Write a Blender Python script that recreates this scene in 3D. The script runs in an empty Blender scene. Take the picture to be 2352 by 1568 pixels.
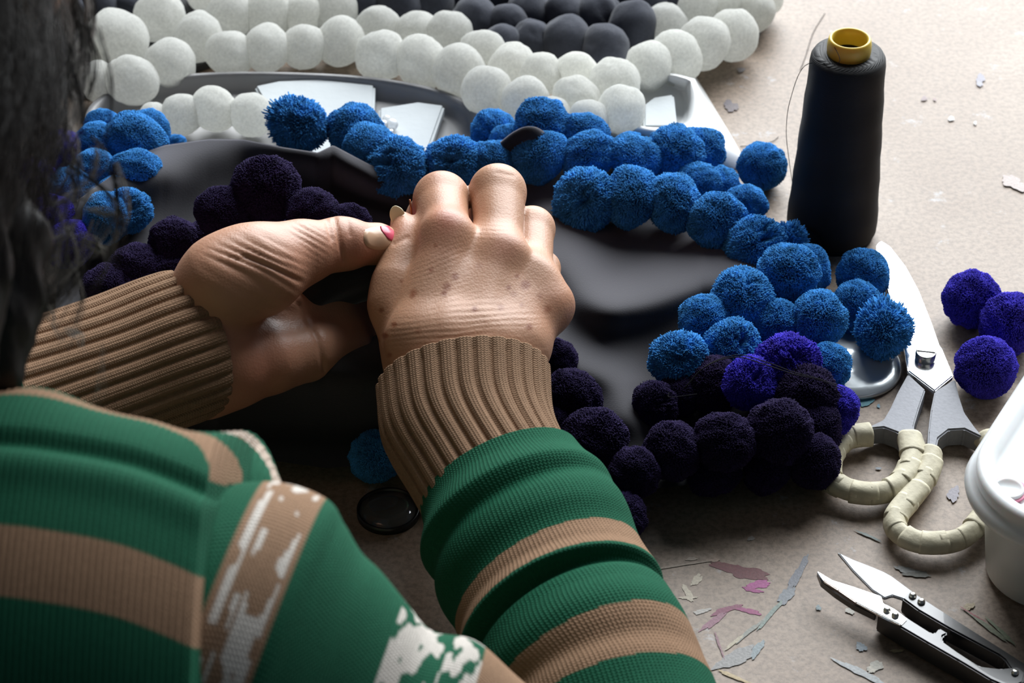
import bpy, bmesh, math, random
import numpy as np
from mathutils import Vector, Matrix, Quaternion

random.seed(7); rng = np.random.default_rng(7)
S = bpy.context.scene
COL = S.collection

# ------------------------------------------------------------------ camera, light, exposure
FPX = 5500.0                                   # focal length in pixels of the 2352 x 1568 frame
TH = math.radians(38.0)
CAM = np.array([0.0, -0.80, 0.625])
VD = np.array([0, math.cos(TH), -math.sin(TH)]); UP = np.array([0, math.sin(TH), math.cos(TH)]); RT = np.array([1.0, 0, 0])

cd = bpy.data.cameras.new('camera'); co = bpy.data.objects.new('camera', cd); COL.objects.link(co)
co.location = CAM; co.rotation_euler = (math.pi/2 - TH, 0, 0)
cd.sensor_width = 36; cd.lens = 36*FPX/2352; cd.clip_start = 0.01
cd.dof.use_dof = True; cd.dof.focus_distance = 0.94; cd.dof.aperture_fstop = 20
S.camera = co

w = bpy.data.worlds.new('room_light'); S.world = w; w.use_nodes = True
w.node_tree.nodes['Background'].inputs[0].default_value = (0.62, 0.78, 1.0, 1)
w.node_tree.nodes['Background'].inputs[1].default_value = 0.05

def area(name, loc, target, sx, sy, power, col):
    l = bpy.data.lights.new(name, 'AREA'); l.shape = 'RECTANGLE'; l.size = sx; l.size_y = sy; l.energy = power; l.color = col
    o = bpy.data.objects.new(name, l); COL.objects.link(o); o.location = loc
    o.rotation_euler = (Vector(target) - Vector(loc)).to_track_quat('-Z', 'Y').to_euler(); return o
# daylight through the window the worktable faces
area('window_daylight', (0.50, 1.35, 1.02), (0.22, 0.10, 0.35), 1.8, 1.8, 104, (0.93, 0.97, 1.0))

S.view_settings.view_transform = 'Standard'; S.view_settings.look = 'None'
S.view_settings.gamma = 1; S.view_settings.exposure = 0.18; S.view_settings.use_curve_mapping = False

# ------------------------------------------------------------------ geometry helpers
def ray(px, py): return VD*FPX + RT*(px-1176) + UP*(784-py)
def Pz(px, py, z):
    r = ray(px, py); return CAM + r*((z-CAM[2])/r[2])
def Pd(px, py, d): return CAM + ray(px, py)*(d/FPX)
def depth(p): return float(np.dot(np.asarray(p)-CAM, VD))
def proj(V):
    q = np.asarray(V)-CAM; d = q@VD
    return 1176+FPX*(q@RT)/d, 784-FPX*(q@UP)/d, d
def px2m(px, p): return px*depth(p)/FPX

def lin(r, g, b):
    f = lambda c: (c/255/12.92 if c/255 <= .04045 else ((c/255+.055)/1.055)**2.4)
    return (f(r), f(g), f(b), 1.0)

def mesh_data(name, V, F, mats=(), smooth=True, cols=None, uvs=None):
    V = np.asarray(V, dtype=np.float32)
    m = bpy.data.meshes.new(name)
    if isinstance(F, np.ndarray):
        k = F.shape[1]; n = len(F)
        m.vertices.add(len(V)); m.vertices.foreach_set('co', V.ravel())
        m.loops.add(n*k); m.loops.foreach_set('vertex_index', F.astype(np.int32).ravel())
        m.polygons.add(n); m.polygons.foreach_set('loop_start', np.arange(0, n*k, k, dtype=np.int32))
        m.polygons.foreach_set('loop_total', np.full(n, k, dtype=np.int32))
        m.update(calc_edges=True)
    else:
        m.from_pydata([tuple(map(float, v)) for v in V], [], [tuple(map(int, f)) for f in F]); m.update()
    m.validate()
    m.polygons.foreach_set('use_smooth', np.full(len(m.polygons), smooth))
    if cols is not None:
        a = m.color_attributes.new('Col', 'FLOAT_COLOR', 'POINT')
        c = np.ones((len(V), 4), dtype=np.float32); c[:, :3] = np.asarray(cols)[:, :3]; a.data.foreach_set('color', c.ravel())
    if uvs is not None:
        ul = m.uv_layers.new(name='UVMap'); li = np.zeros(len(m.loops), dtype=np.int32); m.loops.foreach_get('vertex_index', li)
        ul.data.foreach_set('uv', np.asarray(uvs, dtype=np.float32)[li].ravel())
    for t in mats: m.materials.append(t)
    return m

def wloc(o):
    p = np.zeros(3)
    while o is not None: p = p + np.array(o.location); o = o.parent
    return p
def link(name, m, parent=None, loc=(0, 0, 0)):
    o = bpy.data.objects.new(name, m); COL.objects.link(o)
    o.location = np.asarray(loc, dtype=float) - wloc(parent)
    if parent is not None: o.parent = parent
    return o
def mk(name, V, F, mat, parent=None, smooth=True, cols=None, uvs=None, origin=None):
    V = np.asarray(V, dtype=float)
    if origin is None: origin = np.array([V[:, 0].mean(), V[:, 1].mean(), V[:, 2].min()])
    return link(name, mesh_data(name, V-np.asarray(origin), F, (mat,), smooth, cols, uvs), parent, origin)
def tag(o, label, cat, group=None, kind=None):
    o['label'] = label; o['category'] = cat
    if group: o['group'] = group
    if kind: o['kind'] = kind
    return o
def thing(name, label, cat, loc, group=None):
    o = bpy.data.objects.new(name, None); COL.objects.link(o); o.location = loc; o.empty_display_size = .01
    return tag(o, label, cat, group)

def catmull(P, n):
    P = np.asarray(P, dtype=float); k = len(P)
    if k == 2:
        t = np.linspace(0, 1, n)[:, None]; return P[0]*(1-t)+P[1]*t
    Q = np.vstack([2*P[0]-P[1], P, 2*P[-1]-P[-2]])
    out = []
    for s in np.linspace(0, k-1, n):
        i = min(int(s), k-2); t = s-i; a, b, c, d = Q[i], Q[i+1], Q[i+2], Q[i+3]
        out.append(.5*((2*b)+(c-a)*t+(2*a-5*b+4*c-d)*t*t+(3*b-a-3*c+d)*t**3))
    return np.array(out)

def grid_faces(nr, nc, wrap=True):
    i = np.arange(nr-1)[:, None]; j = np.arange(nc if wrap else nc-1)[None, :]; j2 = (j+1) % nc
    return np.stack([i*nc+j, i*nc+j2, (i+1)*nc+j2, (i+1)*nc+j], -1).reshape(-1, 4)

def sweep(C, A, B, nth, hint=None, rad=None, cap=True):
    """tube along centres C with half widths A (side) and B (towards hint); rad(s_index array, theta) scales it"""
    C = np.asarray(C); n = len(C); T = np.gradient(C, axis=0); T /= np.linalg.norm(T, axis=1)[:, None]
    if hint is None:
        h = np.array([.3, .2, 1.0])
    else: h = np.asarray(hint)
    Sd = np.cross(T, h); Sd /= np.linalg.norm(Sd, axis=1)[:, None]; U = np.cross(Sd, T)
    th = np.linspace(0, 2*math.pi, nth, endpoint=False)
    R = np.ones((n, nth)) if rad is None else rad
    A = np.broadcast_to(A, (n,)); B = np.broadcast_to(B, (n,))
    V = C[:, None, :] + Sd[:, None, :]*(A[:, None]*np.cos(th)*R)[..., None] + U[:, None, :]*(B[:, None]*np.sin(th)*R)[..., None]
    V = V.reshape(-1, 3); F = grid_faces(n, nth)
    if cap:
        V = np.vstack([V, C[0], C[-1]]); a = n*nth
        F = [tuple(f) for f in F]+[(a, (j+1) % nth, j) for j in range(nth)]+[(a+1, (n-1)*nth+j, (n-1)*nth+(j+1) % nth) for j in range(nth)]
    return V, F

def lathe(prof, c, n=48):
    V = []; th = np.linspace(0, 2*math.pi, n, endpoint=False)
    for r, z in prof: V += [(c[0]+r*math.cos(t), c[1]+r*math.sin(t), c[2]+z) for t in th]
    F = [tuple(f) for f in grid_faces(len(prof), n)]
    if prof[0][0] < 1e-3*0+1e-9 or True:
        V.append((c[0], c[1], c[2]+prof[0][1])); k = len(V)-1; F += [(k, (j+1) % n, j) for j in range(n)]
    if prof[-1] != prof[0]:
        V.append((c[0], c[1], c[2]+prof[-1][1])); k = len(V)-1; b = (len(prof)-1)*n; F += [(k, b+j, b+(j+1) % n) for j in range(n)]
    return np.array(V), F

def prism(poly, z0, z1, name, mat, parent, bevel=.0004, zfun=None):
    """flat plate whose outline is given by pixels lying on the plane z1"""
    bm = bmesh.new()
    top = [bm.verts.new(Pz(x, y, z1)) for x, y in poly]
    f = bm.faces.new(top)
    bm.normal_update()
    if f.normal.z < 0: f.normal_flip()
    r = bmesh.ops.extrude_face_region(bm, geom=[f])
    for v in r['geom']:
        if isinstance(v, bmesh.types.BMVert): v.co.z = z0
    bmesh.ops.recalc_face_normals(bm, faces=bm.faces)
    if bevel: bmesh.ops.bevel(bm, geom=list(bm.edges), offset=bevel, segments=2, affect='EDGES', clamp_overlap=True)
    bmesh.ops.triangulate(bm, faces=[g for g in bm.faces if len(g.verts) > 4])
    V = np.array([v.co[:] for v in bm.verts]); F = [[v.index for v in g.verts] for g in bm.faces]
    bm.free()
    return mk(name, V, F, mat, parent, smooth=False)

def vnoise(P, scale, seed=0, octv=3):
    """cheap smooth noise from random sinusoids, about -1..1"""
    r = np.random.default_rng(seed); P = np.asarray(P)*scale; out = np.zeros(len(P)); amp = 1; tot = 0
    for o in range(octv):
        for k in range(5):
            d = r.normal(size=P.shape[1]); out += amp*np.sin(P@d*(1.9**o)+r.uniform(0, 6.28))
        tot += amp*1.9; amp *= .5
    return out/tot

# ------------------------------------------------------------------ materials
def nodes(name):
    m = bpy.data.materials.new(name); m.use_nodes = True; nt = m.node_tree
    return m, nt, nt.nodes['Principled BSDF'], nt.nodes.new, nt.links.new
def simple(name, col, rough=.6, metal=0, spec=.5, bump=0, bscale=400, var=0, sheen=0, trans=0, sss=0, coat=0):
    m, nt, b, N, L = nodes(name)
    b.inputs['Base Color'].default_value = col; b.inputs['Roughness'].default_value = rough; b.inputs['Metallic'].default_value = metal
    b.inputs['Specular IOR Level'].default_value = spec; b.inputs['Sheen Weight'].default_value = sheen
    b.inputs['Transmission Weight'].default_value = trans; b.inputs['Coat Weight'].default_value = coat
    if sss: b.inputs['Subsurface Weight'].default_value = sss; b.inputs['Subsurface Radius'].default_value = (.004, .0025, .002); b.inputs['Subsurface Scale'].default_value = 1
    tc = N('ShaderNodeTexCoord'); nz = N('ShaderNodeTexNoise'); nz.inputs['Scale'].default_value = bscale; nz.inputs['Detail'].default_value = 4
    L(tc.outputs['Object'], nz.inputs['Vector'])
    if bump:
        bp = N('ShaderNodeBump'); bp.inputs['Strength'].default_value = bump; bp.inputs['Distance'].default_value = .0006
        L(nz.outputs['Fac'], bp.inputs['Height']); L(bp.outputs[0], b.inputs['Normal'])
    if var:
        mx = N('ShaderNodeMixRGB'); mx.blend_type = 'MULTIPLY'; mx.inputs['Fac'].default_value = var; mx.inputs[1].default_value = col
        rp = N('ShaderNodeValToRGB'); rp.color_ramp.elements[0].position = .3; rp.color_ramp.elements[1].position = .7
        rp.color_ramp.elements[0].color = (.3, .3, .3, 1)
        L(nz.outputs['Fac'], rp.inputs[0]); L(rp.outputs[0], mx.inputs[2]); L(mx.outputs[0], b.inputs['Base Color'])
    return m

def m_fluff(name, col, sheen=.25):
    m, nt, b, N, L = nodes(name)
    at = N('ShaderNodeAttribute'); at.attribute_name = 'Col'
    mx = N('ShaderNodeMixRGB'); mx.blend_type = 'MULTIPLY'; mx.inputs[0].default_value = 1; mx.inputs[1].default_value = col
    L(at.outputs['Color'], mx.inputs[2]); L(mx.outputs[0], b.inputs['Base Color'])
    b.inputs['Roughness'].default_value = .85; b.inputs['Specular IOR Level'].default_value = .15
    b.inputs['Sheen Weight'].default_value = sheen; b.inputs['Sheen Tint'].default_value = tuple(min(1, c*1.8+.03) for c in col[:3])+(1,)
    tr = N('ShaderNodeBsdfTranslucent'); L(mx.outputs[0], tr.inputs['Color']); ms = N('ShaderNodeMixShader'); ms.inputs[0].default_value = .30
    L(b.outputs[0], ms.inputs[1]); L(tr.outputs[0], ms.inputs[2]); L(ms.outputs[0], nt.nodes['Material Output'].inputs['Surface'])
    return m
M_BLUE = m_fluff('blue_yarn', (.058, .29, .66, 1)); M_NAVY = m_fluff('navy_yarn', (.026, .017, .066, 1), .2); M_VIOLET = m_fluff('violet_yarn', (.06, .045, .50, 1))
M_DEEP = m_fluff('deep_violet_yarn', (.022, .016, .13, 1))

def m_felt(name, col, thin):
    m, nt, b, N, L = nodes(name)
    b.inputs['Roughness'].default_value = .95; b.inputs['Specular IOR Level'].default_value = .1; b.inputs['Sheen Weight'].default_value = .3
    b.inputs['Subsurface Weight'].default_value = .0
    tc = N('ShaderNodeTexCoord'); n1 = N('ShaderNodeTexNoise'); n1.inputs['Scale'].default_value = 9; n1.inputs['Detail'].default_value = 8; n1.inputs['Roughness'].default_value = .7
    L(tc.outputs['Object'], n1.inputs['Vector'])
    rp = N('ShaderNodeValToRGB'); rp.color_ramp.elements[0].position = .3; rp.color_ramp.elements[1].position = .72
    rp.color_ramp.elements[0].color = tuple(c*.72 for c in col[:3])+(1,); rp.color_ramp.elements[1].color = col
    L(n1.outputs['Fac'], rp.inputs[0]); L(rp.outputs[0], b.inputs['Base Color'])
    bp = N('ShaderNodeBump'); bp.inputs['Strength'].default_value = .25; bp.inputs['Distance'].default_value = .05
    L(n1.outputs['Fac'], bp.inputs['Height']); L(bp.outputs[0], b.inputs['Normal'])
    tr = N('ShaderNodeBsdfTranslucent'); L(rp.outputs[0], tr.inputs['Color']); ms = N('ShaderNodeMixShader'); ms.inputs[0].default_value = thin
    L(b.outputs[0], ms.inputs[1]); L(tr.outputs[0], ms.inputs[2]); L(ms.outputs[0], nt.nodes['Material Output'].inputs['Surface'])
    return m
M_WHITE = m_felt('white_felt', (.94, .94, .90, 1), .64); M_GREY = m_felt('charcoal_felt', (.085, .092, .118, 1), .3)

# ------------------------------------------------------------------ table
def m_table():
    m, nt, b, N, L = nodes('hardboard')
    tc = N('ShaderNodeTexCoord')
    def noise(s, d=6, r=.6):
        n = N('ShaderNodeTexNoise'); n.inputs['Scale'].default_value = s; n.inputs['Detail'].default_value = d; n.inputs['Roughness'].default_value = r
        L(tc.outputs['Object'], n.inputs['Vector']); return n
    a = noise(7); f = noise(420, 3, .7); c = noise(60, 8, .75)
    r1 = N('ShaderNodeValToRGB'); e = r1.color_ramp.elements; e[0].position = .3; e[0].color = lin(124, 105, 88); e[1].position = .7; e[1].color = lin(152, 136, 121)
    L(a.outputs['Fac'], r1.inputs[0])
    r2 = N('ShaderNodeValToRGB'); e = r2.color_ramp.elements; e[0].position = .36; e[0].color = (.62, .6, .58, 1); e[1].position = .6; e[1].color = (1.1, 1.1, 1.1, 1)
    L(f.outputs['Fac'], r2.inputs[0])
    mx = N('ShaderNodeMixRGB'); mx.blend_type = 'MULTIPLY'; mx.inputs[0].default_value = .8; L(r1.outputs[0], mx.inputs[1]); L(r2.outputs[0], mx.inputs[2])
    r3 = N('ShaderNodeValToRGB'); e = r3.color_ramp.elements; e[0].position = .60; e[0].color = (0, 0, 0, 1); e[1].position = .74; e[1].color = (1, 1, 1, 1)
    L(c.outputs['Fac'], r3.inputs[0])
    m2 = N('ShaderNodeMixRGB'); m2.inputs[2].default_value = lin(170, 172, 176); L(r3.outputs[0], m2.inputs[0]); L(mx.outputs[0], m2.inputs[1])
    L(m2.outputs[0], b.inputs['Base Color'])
    b.inputs['Roughness'].default_value = .50; b.inputs['Specular IOR Level'].default_value = .42
    bp = N('ShaderNodeBump'); bp.inputs['Strength'].default_value = .25; bp.inputs['Distance'].default_value = .0004
    L(f.outputs['Fac'], bp.inputs['Height']); L(bp.outputs[0], b.inputs['Normal'])
    return m
def box(x0, x1, y0, y1, z0, z1):
    V = [(x, y, z) for z in (z0, z1) for y in (y0, y1) for x in (x0, x1)]
    return V, [(0, 2, 3, 1), (4, 5, 7, 6), (0, 1, 5, 4), (2, 6, 7, 3), (0, 4, 6, 2), (1, 3, 7, 5)]
fl = mk('floor', *box(-2, 2, -2, 2.0, -.80, -.74), simple('floor_concrete', (.12, .11, .10, 1), .8, bscale=30, var=.4), smooth=False); fl['kind'] = 'structure'
table = thing('worktable', 'worn brown hardboard worktable spotted with old paint', 'table', (0, .35, -.74))
M_TABLE = m_table()
mk('tabletop', *box(-.85, .85, -.262, 1.0, -.03, 0), M_TABLE, table, smooth=False, origin=(0, 0, 0))
for sx in (-.8, .75):
    for sy in (-.22, .92): mk('leg', *box(sx, sx+.05, sy, sy+.05, -.74, -.03), simple('table_leg_wood', (.2, .13, .08, 1)), table, smooth=False)

STAINS = [  # px, py, half length, half width, tilt in degrees, colour
 (1705, 1312, 58, 15, 12, (92, 28, 40)), (1668, 1300, 34, 6, 18, (98, 40, 46)), (1742, 1342, 30, 8, -6, (178, 62, 150)), (1728, 1354, 22, 5, 10, (160, 50, 130)),
 (1718, 1402, 30, 6, 14, (150, 48, 112)), (1668, 1400, 34, 7, -20, (128, 52, 88)), (1640, 1425, 40, 7, -38, (150, 98, 124)),
 (1600, 1331, 17, 8, -50, (214, 206, 186)), (1580, 1362, 20, 8, 60, (214, 206, 186)), (1580, 1372, 20, 3, 0, (214, 206, 186)), (1612, 1403, 20, 5, -10, (196, 196, 192)), (1588, 1283, 12, 4, -8, (176, 164, 148)),
 (1638, 1286, 15, 4, -6, (170, 148, 132)), (1560, 1298, 80, 2, -9, (168, 154, 138)), (1725, 1236, 8, 5, 0, (170, 168, 164)), (1846, 1300, 5, 2, 40, (170, 180, 190)),
 (1832, 1318, 44, 10, -62, (104, 116, 132)), (1806, 1368, 22, 14, -50, (122, 136, 150)), (1770, 1410, 46, 5, -48, (122, 148, 142)), (1720, 1450, 42, 5, -40, (140, 150, 144)), (1690, 1472, 30, 4, -36, (196, 190, 164)),
 (1690, 1510, 52, 16, -20, (148, 154, 158)), (1740, 1490, 26, 8, -50, (134, 156, 168)), (1652, 1480, 30, 3, 70, (140, 96, 112)),
 (1597, 1528, 9, 13, 0, (206, 198, 140)), (1690, 1555, 46, 4, 24, (196, 176, 128)), (1618, 1548, 16, 8, 20, (156, 128, 146)),
 (1980, 1545, 62, 8, 26, (186, 200, 208)), (2010, 1530, 22, 10, -20, (196, 200, 190)), (2004, 1536, 10, 6, 40, (222, 220, 208)), (1952, 1402, 12, 6, 10, (206, 208, 200)), (2060, 1494, 14, 4, -4, (206, 192, 150)),
 (1880, 1395, 6, 6, 0, (120, 150, 160)), (1978, 1485, 12, 10, 30, (140, 164, 182)), (1985, 920, 22, 12, -25, (44, 138, 160)), (1962, 930, 14, 9, 0, (60, 146, 166)), (2018, 932, 4, 4, 0, (90, 150, 180)),
 (2268, 1438, 60, 5, 38, (112, 128, 100)), (2300, 1450, 46, 4, 42, (118, 140, 108)), (2234, 1410, 30, 2, 30, (150, 60, 72)), (2226, 1392, 14, 7, -30, (172, 156, 118)), (2090, 1310, 40, 6, 14, (140, 150, 152)),
 (2106, 1318, 34, 6, 4, (88, 96, 92)), (1995, 1230, 30, 3, 24, (110, 132, 132)), (1680, 245, 16, 10, 20, (92, 86, 96)), (1672, 236, 8, 8, 0, (82, 78, 92)), (1702, 160, 8, 6, 0, (120, 118, 126)),
 (2252, 180, 12, 8, -50, (150, 154, 176)), (2250, 192, 9, 5, 20, (160, 166, 186)), (2123, 226, 7, 5, 0, (140, 122, 128)), (2147, 228, 4, 3, 0, (150, 124, 128)), (2185, 272, 8, 5, 0, (226, 230, 232)), (2240, 282, 4, 4, 0, (222, 226, 228)),
 (2190, 1134, 14, 16, 0, (150, 152, 170)), (2018, 1075, 6, 3, 0, (140, 160, 178)), (1900, 948, 40, 4, -60, (128, 104, 84)), (2330, 420, 30, 14, 20, (196, 184, 184))]
pm = {}
for k, (x, y, a, bb, t, c) in enumerate(STAINS):
    n = 48; V = []; ph = rng.uniform(0, 6.28, 4); t = math.radians(t)
    for i in range(n):
        th = 2*math.pi*i/n
        r = 1+.13*math.sin(2*th+ph[3])+.12*math.sin(3*th+ph[0])+.09*math.sin(5*th+ph[1])+.08*math.sin(9*th+ph[2])+rng.uniform(-.06, .06)
        u, v = a*r*math.cos(th), bb*r*math.sin(th)
        V.append(Pz(x+u*math.cos(t)-v*math.sin(t), y+u*math.sin(t)+v*math.cos(t), .00012+.00001*k))
    V.append(Pz(x, y, .00016+.00001*k)); F = [(n, (i+1) % n, i) for i in range(n)]
    c = tuple(int(.68*a_+.32*b_) for a_, b_ in zip(c, (146, 128, 114)))
    if c not in pm: pm[c] = simple('dried_paint', lin(*c), .6, bump=.3, bscale=900, var=.45)
    mk('paint_stain', V, F, pm[c], table)

# ------------------------------------------------------------------ pompoms
def pompom_mesh(name, seed, N=8500, dimple=0.0, tuft=0.0, flat=0.0, rough=.015):
    r = np.random.default_rng(seed)
    i = np.arange(N)+.5; ph = np.arccos(1-2*i/N); th = math.pi*(1+5**.5)*i
    D = np.stack([np.cos(th)*np.sin(ph), np.sin(th)*np.sin(ph), np.cos(ph)], 1)+r.normal(size=(N, 3))*.022
    D /= np.linalg.norm(D, axis=1)[:, None]
    def R(D):
        ang = np.arccos(np.clip(D[:, 2], -1, 1))
        rr = 1+.055*vnoise(D, 2.3, seed, 2)+.03*vnoise(D, 6.5, seed+5, 1)
        rr -= dimple*np.exp(-(ang/.42)**2)*(1+.5*vnoise(D, 9, seed+3, 1))
        rr -= flat*np.clip(D[:, 0], 0, 1)**3
        return rr
    Rr = R(D); ang = np.arccos(np.clip(D[:, 2], -1, 1))
    tip = Rr*(1+rough*r.normal(size=N))
    if tuft: tip *= 1+tuft*np.exp(-(ang/.55)**2)*r.uniform(.2, 1.3, N)
    lean = D+r.normal(size=(N, 3))*.05+.10*np.stack([vnoise(D, 7, seed+k, 1) for k in (11, 12, 13)], 1)
    lean /= np.linalg.norm(lean, axis=1)[:, None]
    b0 = D*(Rr*.70)[:, None]; b1 = b0+lean*(tip-Rr*.70)[:, None]
    a = np.cross(D, r.normal(size=(N, 3))); a /= np.linalg.norm(a, axis=1)[:, None]; c = np.cross(D, a)
    V = []; wb, wt = .040, .026
    for k in range(3):
        q = a*math.cos(2.094*k)+c*math.sin(2.094*k); V.append(b0+q*wb); V.append(b1+q*wt)
    V.append(b1+lean*.012)
    V = np.stack(V, 1).reshape(-1, 3); o = (np.arange(N)*7)[:, None, None]
    T = []
    for k in range(3):
        p0, p1, n0, n1 = 2*k, 2*k+1, 2*((k+1) % 3), 2*((k+1) % 3)+1
        T += [(p0, n0, n1), (p0, n1, p1), (p1, n1, 6)]
    F = (o+np.array(T)[None]).reshape(-1, 3)
    tint = np.repeat(np.clip(1+.20*r.normal(size=N)+.18*vnoise(D, 5, seed+9, 2), .45, 1.7), 7)
    bm = bmesh.new(); bmesh.ops.create_icosphere(bm, subdivisions=4, radius=1)
    CV = np.array([v.co[:] for v in bm.verts]); CF = np.array([[v.index for v in f.verts] for f in bm.faces]); bm.free()
    CV = CV*(R(CV)*.86)[:, None]
    F = np.vstack([F, CF+len(V)]); V = np.vstack([V, CV]); tint = np.concatenate([tint, np.full(len(CV), .6)])
    return mesh_data(name, V, F, (M_BLUE,), True, np.repeat(tint[:, None], 3, 1))
PM = {'r': [pompom_mesh('pompom_round', 10+k) for k in range(3)], 'd': [pompom_mesh('pompom_dimpled', 30+k, dimple=.34, rough=.028) for k in range(3)],
      't': [pompom_mesh('pompom_tufted', 50, tuft=.26, rough=.05)], 'f': [pompom_mesh('pompom_flattened', 60+k, flat=.22) for k in range(2)],
      's': [pompom_mesh('pompom_neat', 70+k, rough=.010) for k in range(2)]}
PMAT = {'B': M_BLUE, 'N': M_NAVY, 'V': M_VIOLET, 'D': M_DEEP}
def rot_to(d): return Vector((0, 0, 1)).rotation_difference(Vector(d))
def pompom(x, y, r, z, c='B', kind='r', sy=1.0, tilt=0, parent=None, dirn=None, name='pompom'):
    """r in pixels; sy stretches the picture height, tilt turns that ellipse (degrees, anticlockwise)"""
    p = Pz(x, y, z); R = px2m(r, p)*1.06; p = Pz(x, y, max(z, R*.98*min(1, (1+sy)/2)))
    me = random.choice(PM[kind]); o = bpy.data.objects.new(name, me); COL.objects.link(o)
    o.material_slots[0].link = 'OBJECT'; o.material_slots[0].material = PMAT[c]
    if kind in 'dt':
        d = dirn if dirn is not None else (-VD+rng.normal(size=3)*.3); q = rot_to(d) @ Quaternion((0, 0, 1), random.uniform(0, 6.28))
    else: q = Quaternion((rng.normal(), rng.normal(), rng.normal(), rng.normal())).normalized()
    t = math.radians(tilt); a1 = RT*math.cos(t)+UP*math.sin(t); a2 = -RT*math.sin(t)+UP*math.cos(t)
    B = Matrix((a1, a2, -VD)).transposed()
    s = B @ Matrix.Diagonal((1, sy, (1+sy)/2)) @ B.transposed()
    M = (s @ q.to_matrix()).to_4x4()
    M = Matrix.Translation(Vector(p-wloc(parent))) @ M @ Matrix.Scale(R, 4)
    o.matrix_basis = M
    if parent is not None: o.parent = parent
    return o

cover = thing('pompom_textile', 'black cloth sewn with rows of blue, violet and navy pompoms, under the hands', 'textile', Pz(1100, 700, 0))
# --- black cloth
def polyline(pts, n):
    P = np.array(pts, float); s = np.concatenate([[0], np.cumsum(np.linalg.norm(np.diff(P, axis=0), axis=1))]); t = np.linspace(0, s[-1], n)
    return np.stack([np.interp(t, s, P[:, 0]), np.interp(t, s, P[:, 1])], 1)
NU, NV = 300, 190
top = np.array([(x, np.interp(x, [150, 330, 380, 480, 560, 650, 730, 765, 850, 950, 1080, 1250, 1450, 1620, 1760, 1880], [480, 350, 333, 319, 320, 338, 350, 333, 378, 415, 400, 345, 350, 380, 500, 620])) for x in np.linspace(150, 1880, NU)])
bot = np.array([(x, np.interp(x, [100, 300, 500, 750, 950, 1300, 1600, 1880], [760, 900, 1040, 1075, 1060, 1150, 1110, 1080])) for x in np.linspace(120, 1870, NU)])
vv = np.linspace(0, 1, NV)[:, None, None]
G = top[None]*(1-vv)+bot[None]*vv
X, Y = G[..., 0], G[..., 1]
def ridge(pts, wd, amp, skew=0):
    P = np.array(pts, float); best = np.full(X.shape, 1e9); sgn = np.zeros(X.shape)
    for a, b in zip(P[:-1], P[1:]):
        d = b-a; t = np.clip(((X-a[0])*d[0]+(Y-a[1])*d[1])/(d@d), 0, 1); dx, dy = X-a[0]-t*d[0], Y-a[1]-t*d[1]
        q = np.hypot(dx, dy); sgn = np.where(q < best, np.sign(d[0]*dy-d[1]*dx), sgn); best = np.minimum(best, q)
    ww = np.where(sgn > 0, wd*(1-skew), wd*(1+skew))
    return amp*np.exp(-(best/ww)**2)
Z = .012+.003*vnoise(np.stack([X.ravel(), Y.ravel()], 1), .006, 3, 2).reshape(X.shape)
Z += .020*np.exp(-((Y-np.interp(X, [150, 400, 560, 765, 1000], [480, 335, 322, 340, 420]))/95)**2)*np.clip((1000-X)/250, 0, 1)
Z += ridge([(640, 350), (760, 362), (860, 420), (960, 470)], 46, .010, .35)
Z -= ridge([(790, 445), (940, 490)], 40, .012)
Z += ridge([(1270, 600), (1330, 690), (1400, 722), (1500, 700), (1640, 652), (1720, 640)], 62, .017, .35)
Z += ridge([(1290, 520), (1340, 600), (1400, 700)], 60, .006)
Z += ridge([(1330, 850), (1400, 880), (1430, 960)], 45, .012, .3)
Z += ridge([(420, 400), (520, 470), (560, 560)], 90, .006) + ridge([(380, 420), (345, 520), (320, 600)], 50, .008)
Z += ridge([(1290, 745), (1420, 800), (1560, 760)], 50, .004)
Z += .042*np.exp(-(np.abs(X-800)/430)**4)*np.interp(Y, [560, 800, 860, 1005], [0, 1, .95, 0])  # hump added under the hands to shade the cloth and table in front
for _ in range(5):
    Zp = np.pad(Z, 3, mode='edge'); Z = sum(Zp[i:i+NV, 3:3+NU] for i in range(7))/7; Zp = np.pad(Z, 3, mode='edge'); Z = sum(Zp[3:3+NV, i:i+NU] for i in range(7))/7
Z = np.maximum(Z, .003)
gx = np.array([[Pz(X[j, i], Y[j, i], Z[j, i]) for i in range(NU)] for j in range(NV)])
back = gx[0] + np.array([0, .012, 0]); back[:, 2] = np.maximum(back[:, 2]-.022, .002); back2 = back+np.array([0, .002, -.01]); back2[:, 2] = np.maximum(back2[:, 2], .001)
gx = np.concatenate([back2[None], back[None], gx])
def m_cloth():
    m, nt, b, N, L = nodes('black_cotton')
    b.inputs['Base Color'].default_value = (.019, .0185, .020, 1); b.inputs['Roughness'].default_value = .85; b.inputs['Specular IOR Level'].default_value = .18
    b.inputs['Sheen Weight'].default_value = .40; b.inputs['Sheen Roughness'].default_value = .5; b.inputs['Sheen Tint'].default_value = (.9, .88, 1, 1)
    tc = N('ShaderNodeTexCoord'); nz = N('ShaderNodeTexNoise'); nz.inputs['Scale'].default_value = 1500; L(tc.outputs['Object'], nz.inputs[0])
    bp = N('ShaderNodeBump'); bp.inputs['Strength'].default_value = .25; bp.inputs['Distance'].default_value = .0003; L(nz.outputs['Fac'], bp.inputs['Height']); L(bp.outputs[0], b.inputs['Normal'])
    return m
M_CLOTH = m_cloth()
mk('backing_cloth', gx.reshape(-1, 3), grid_faces(NV+2, NU, False), M_CLOTH, cover)

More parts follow.
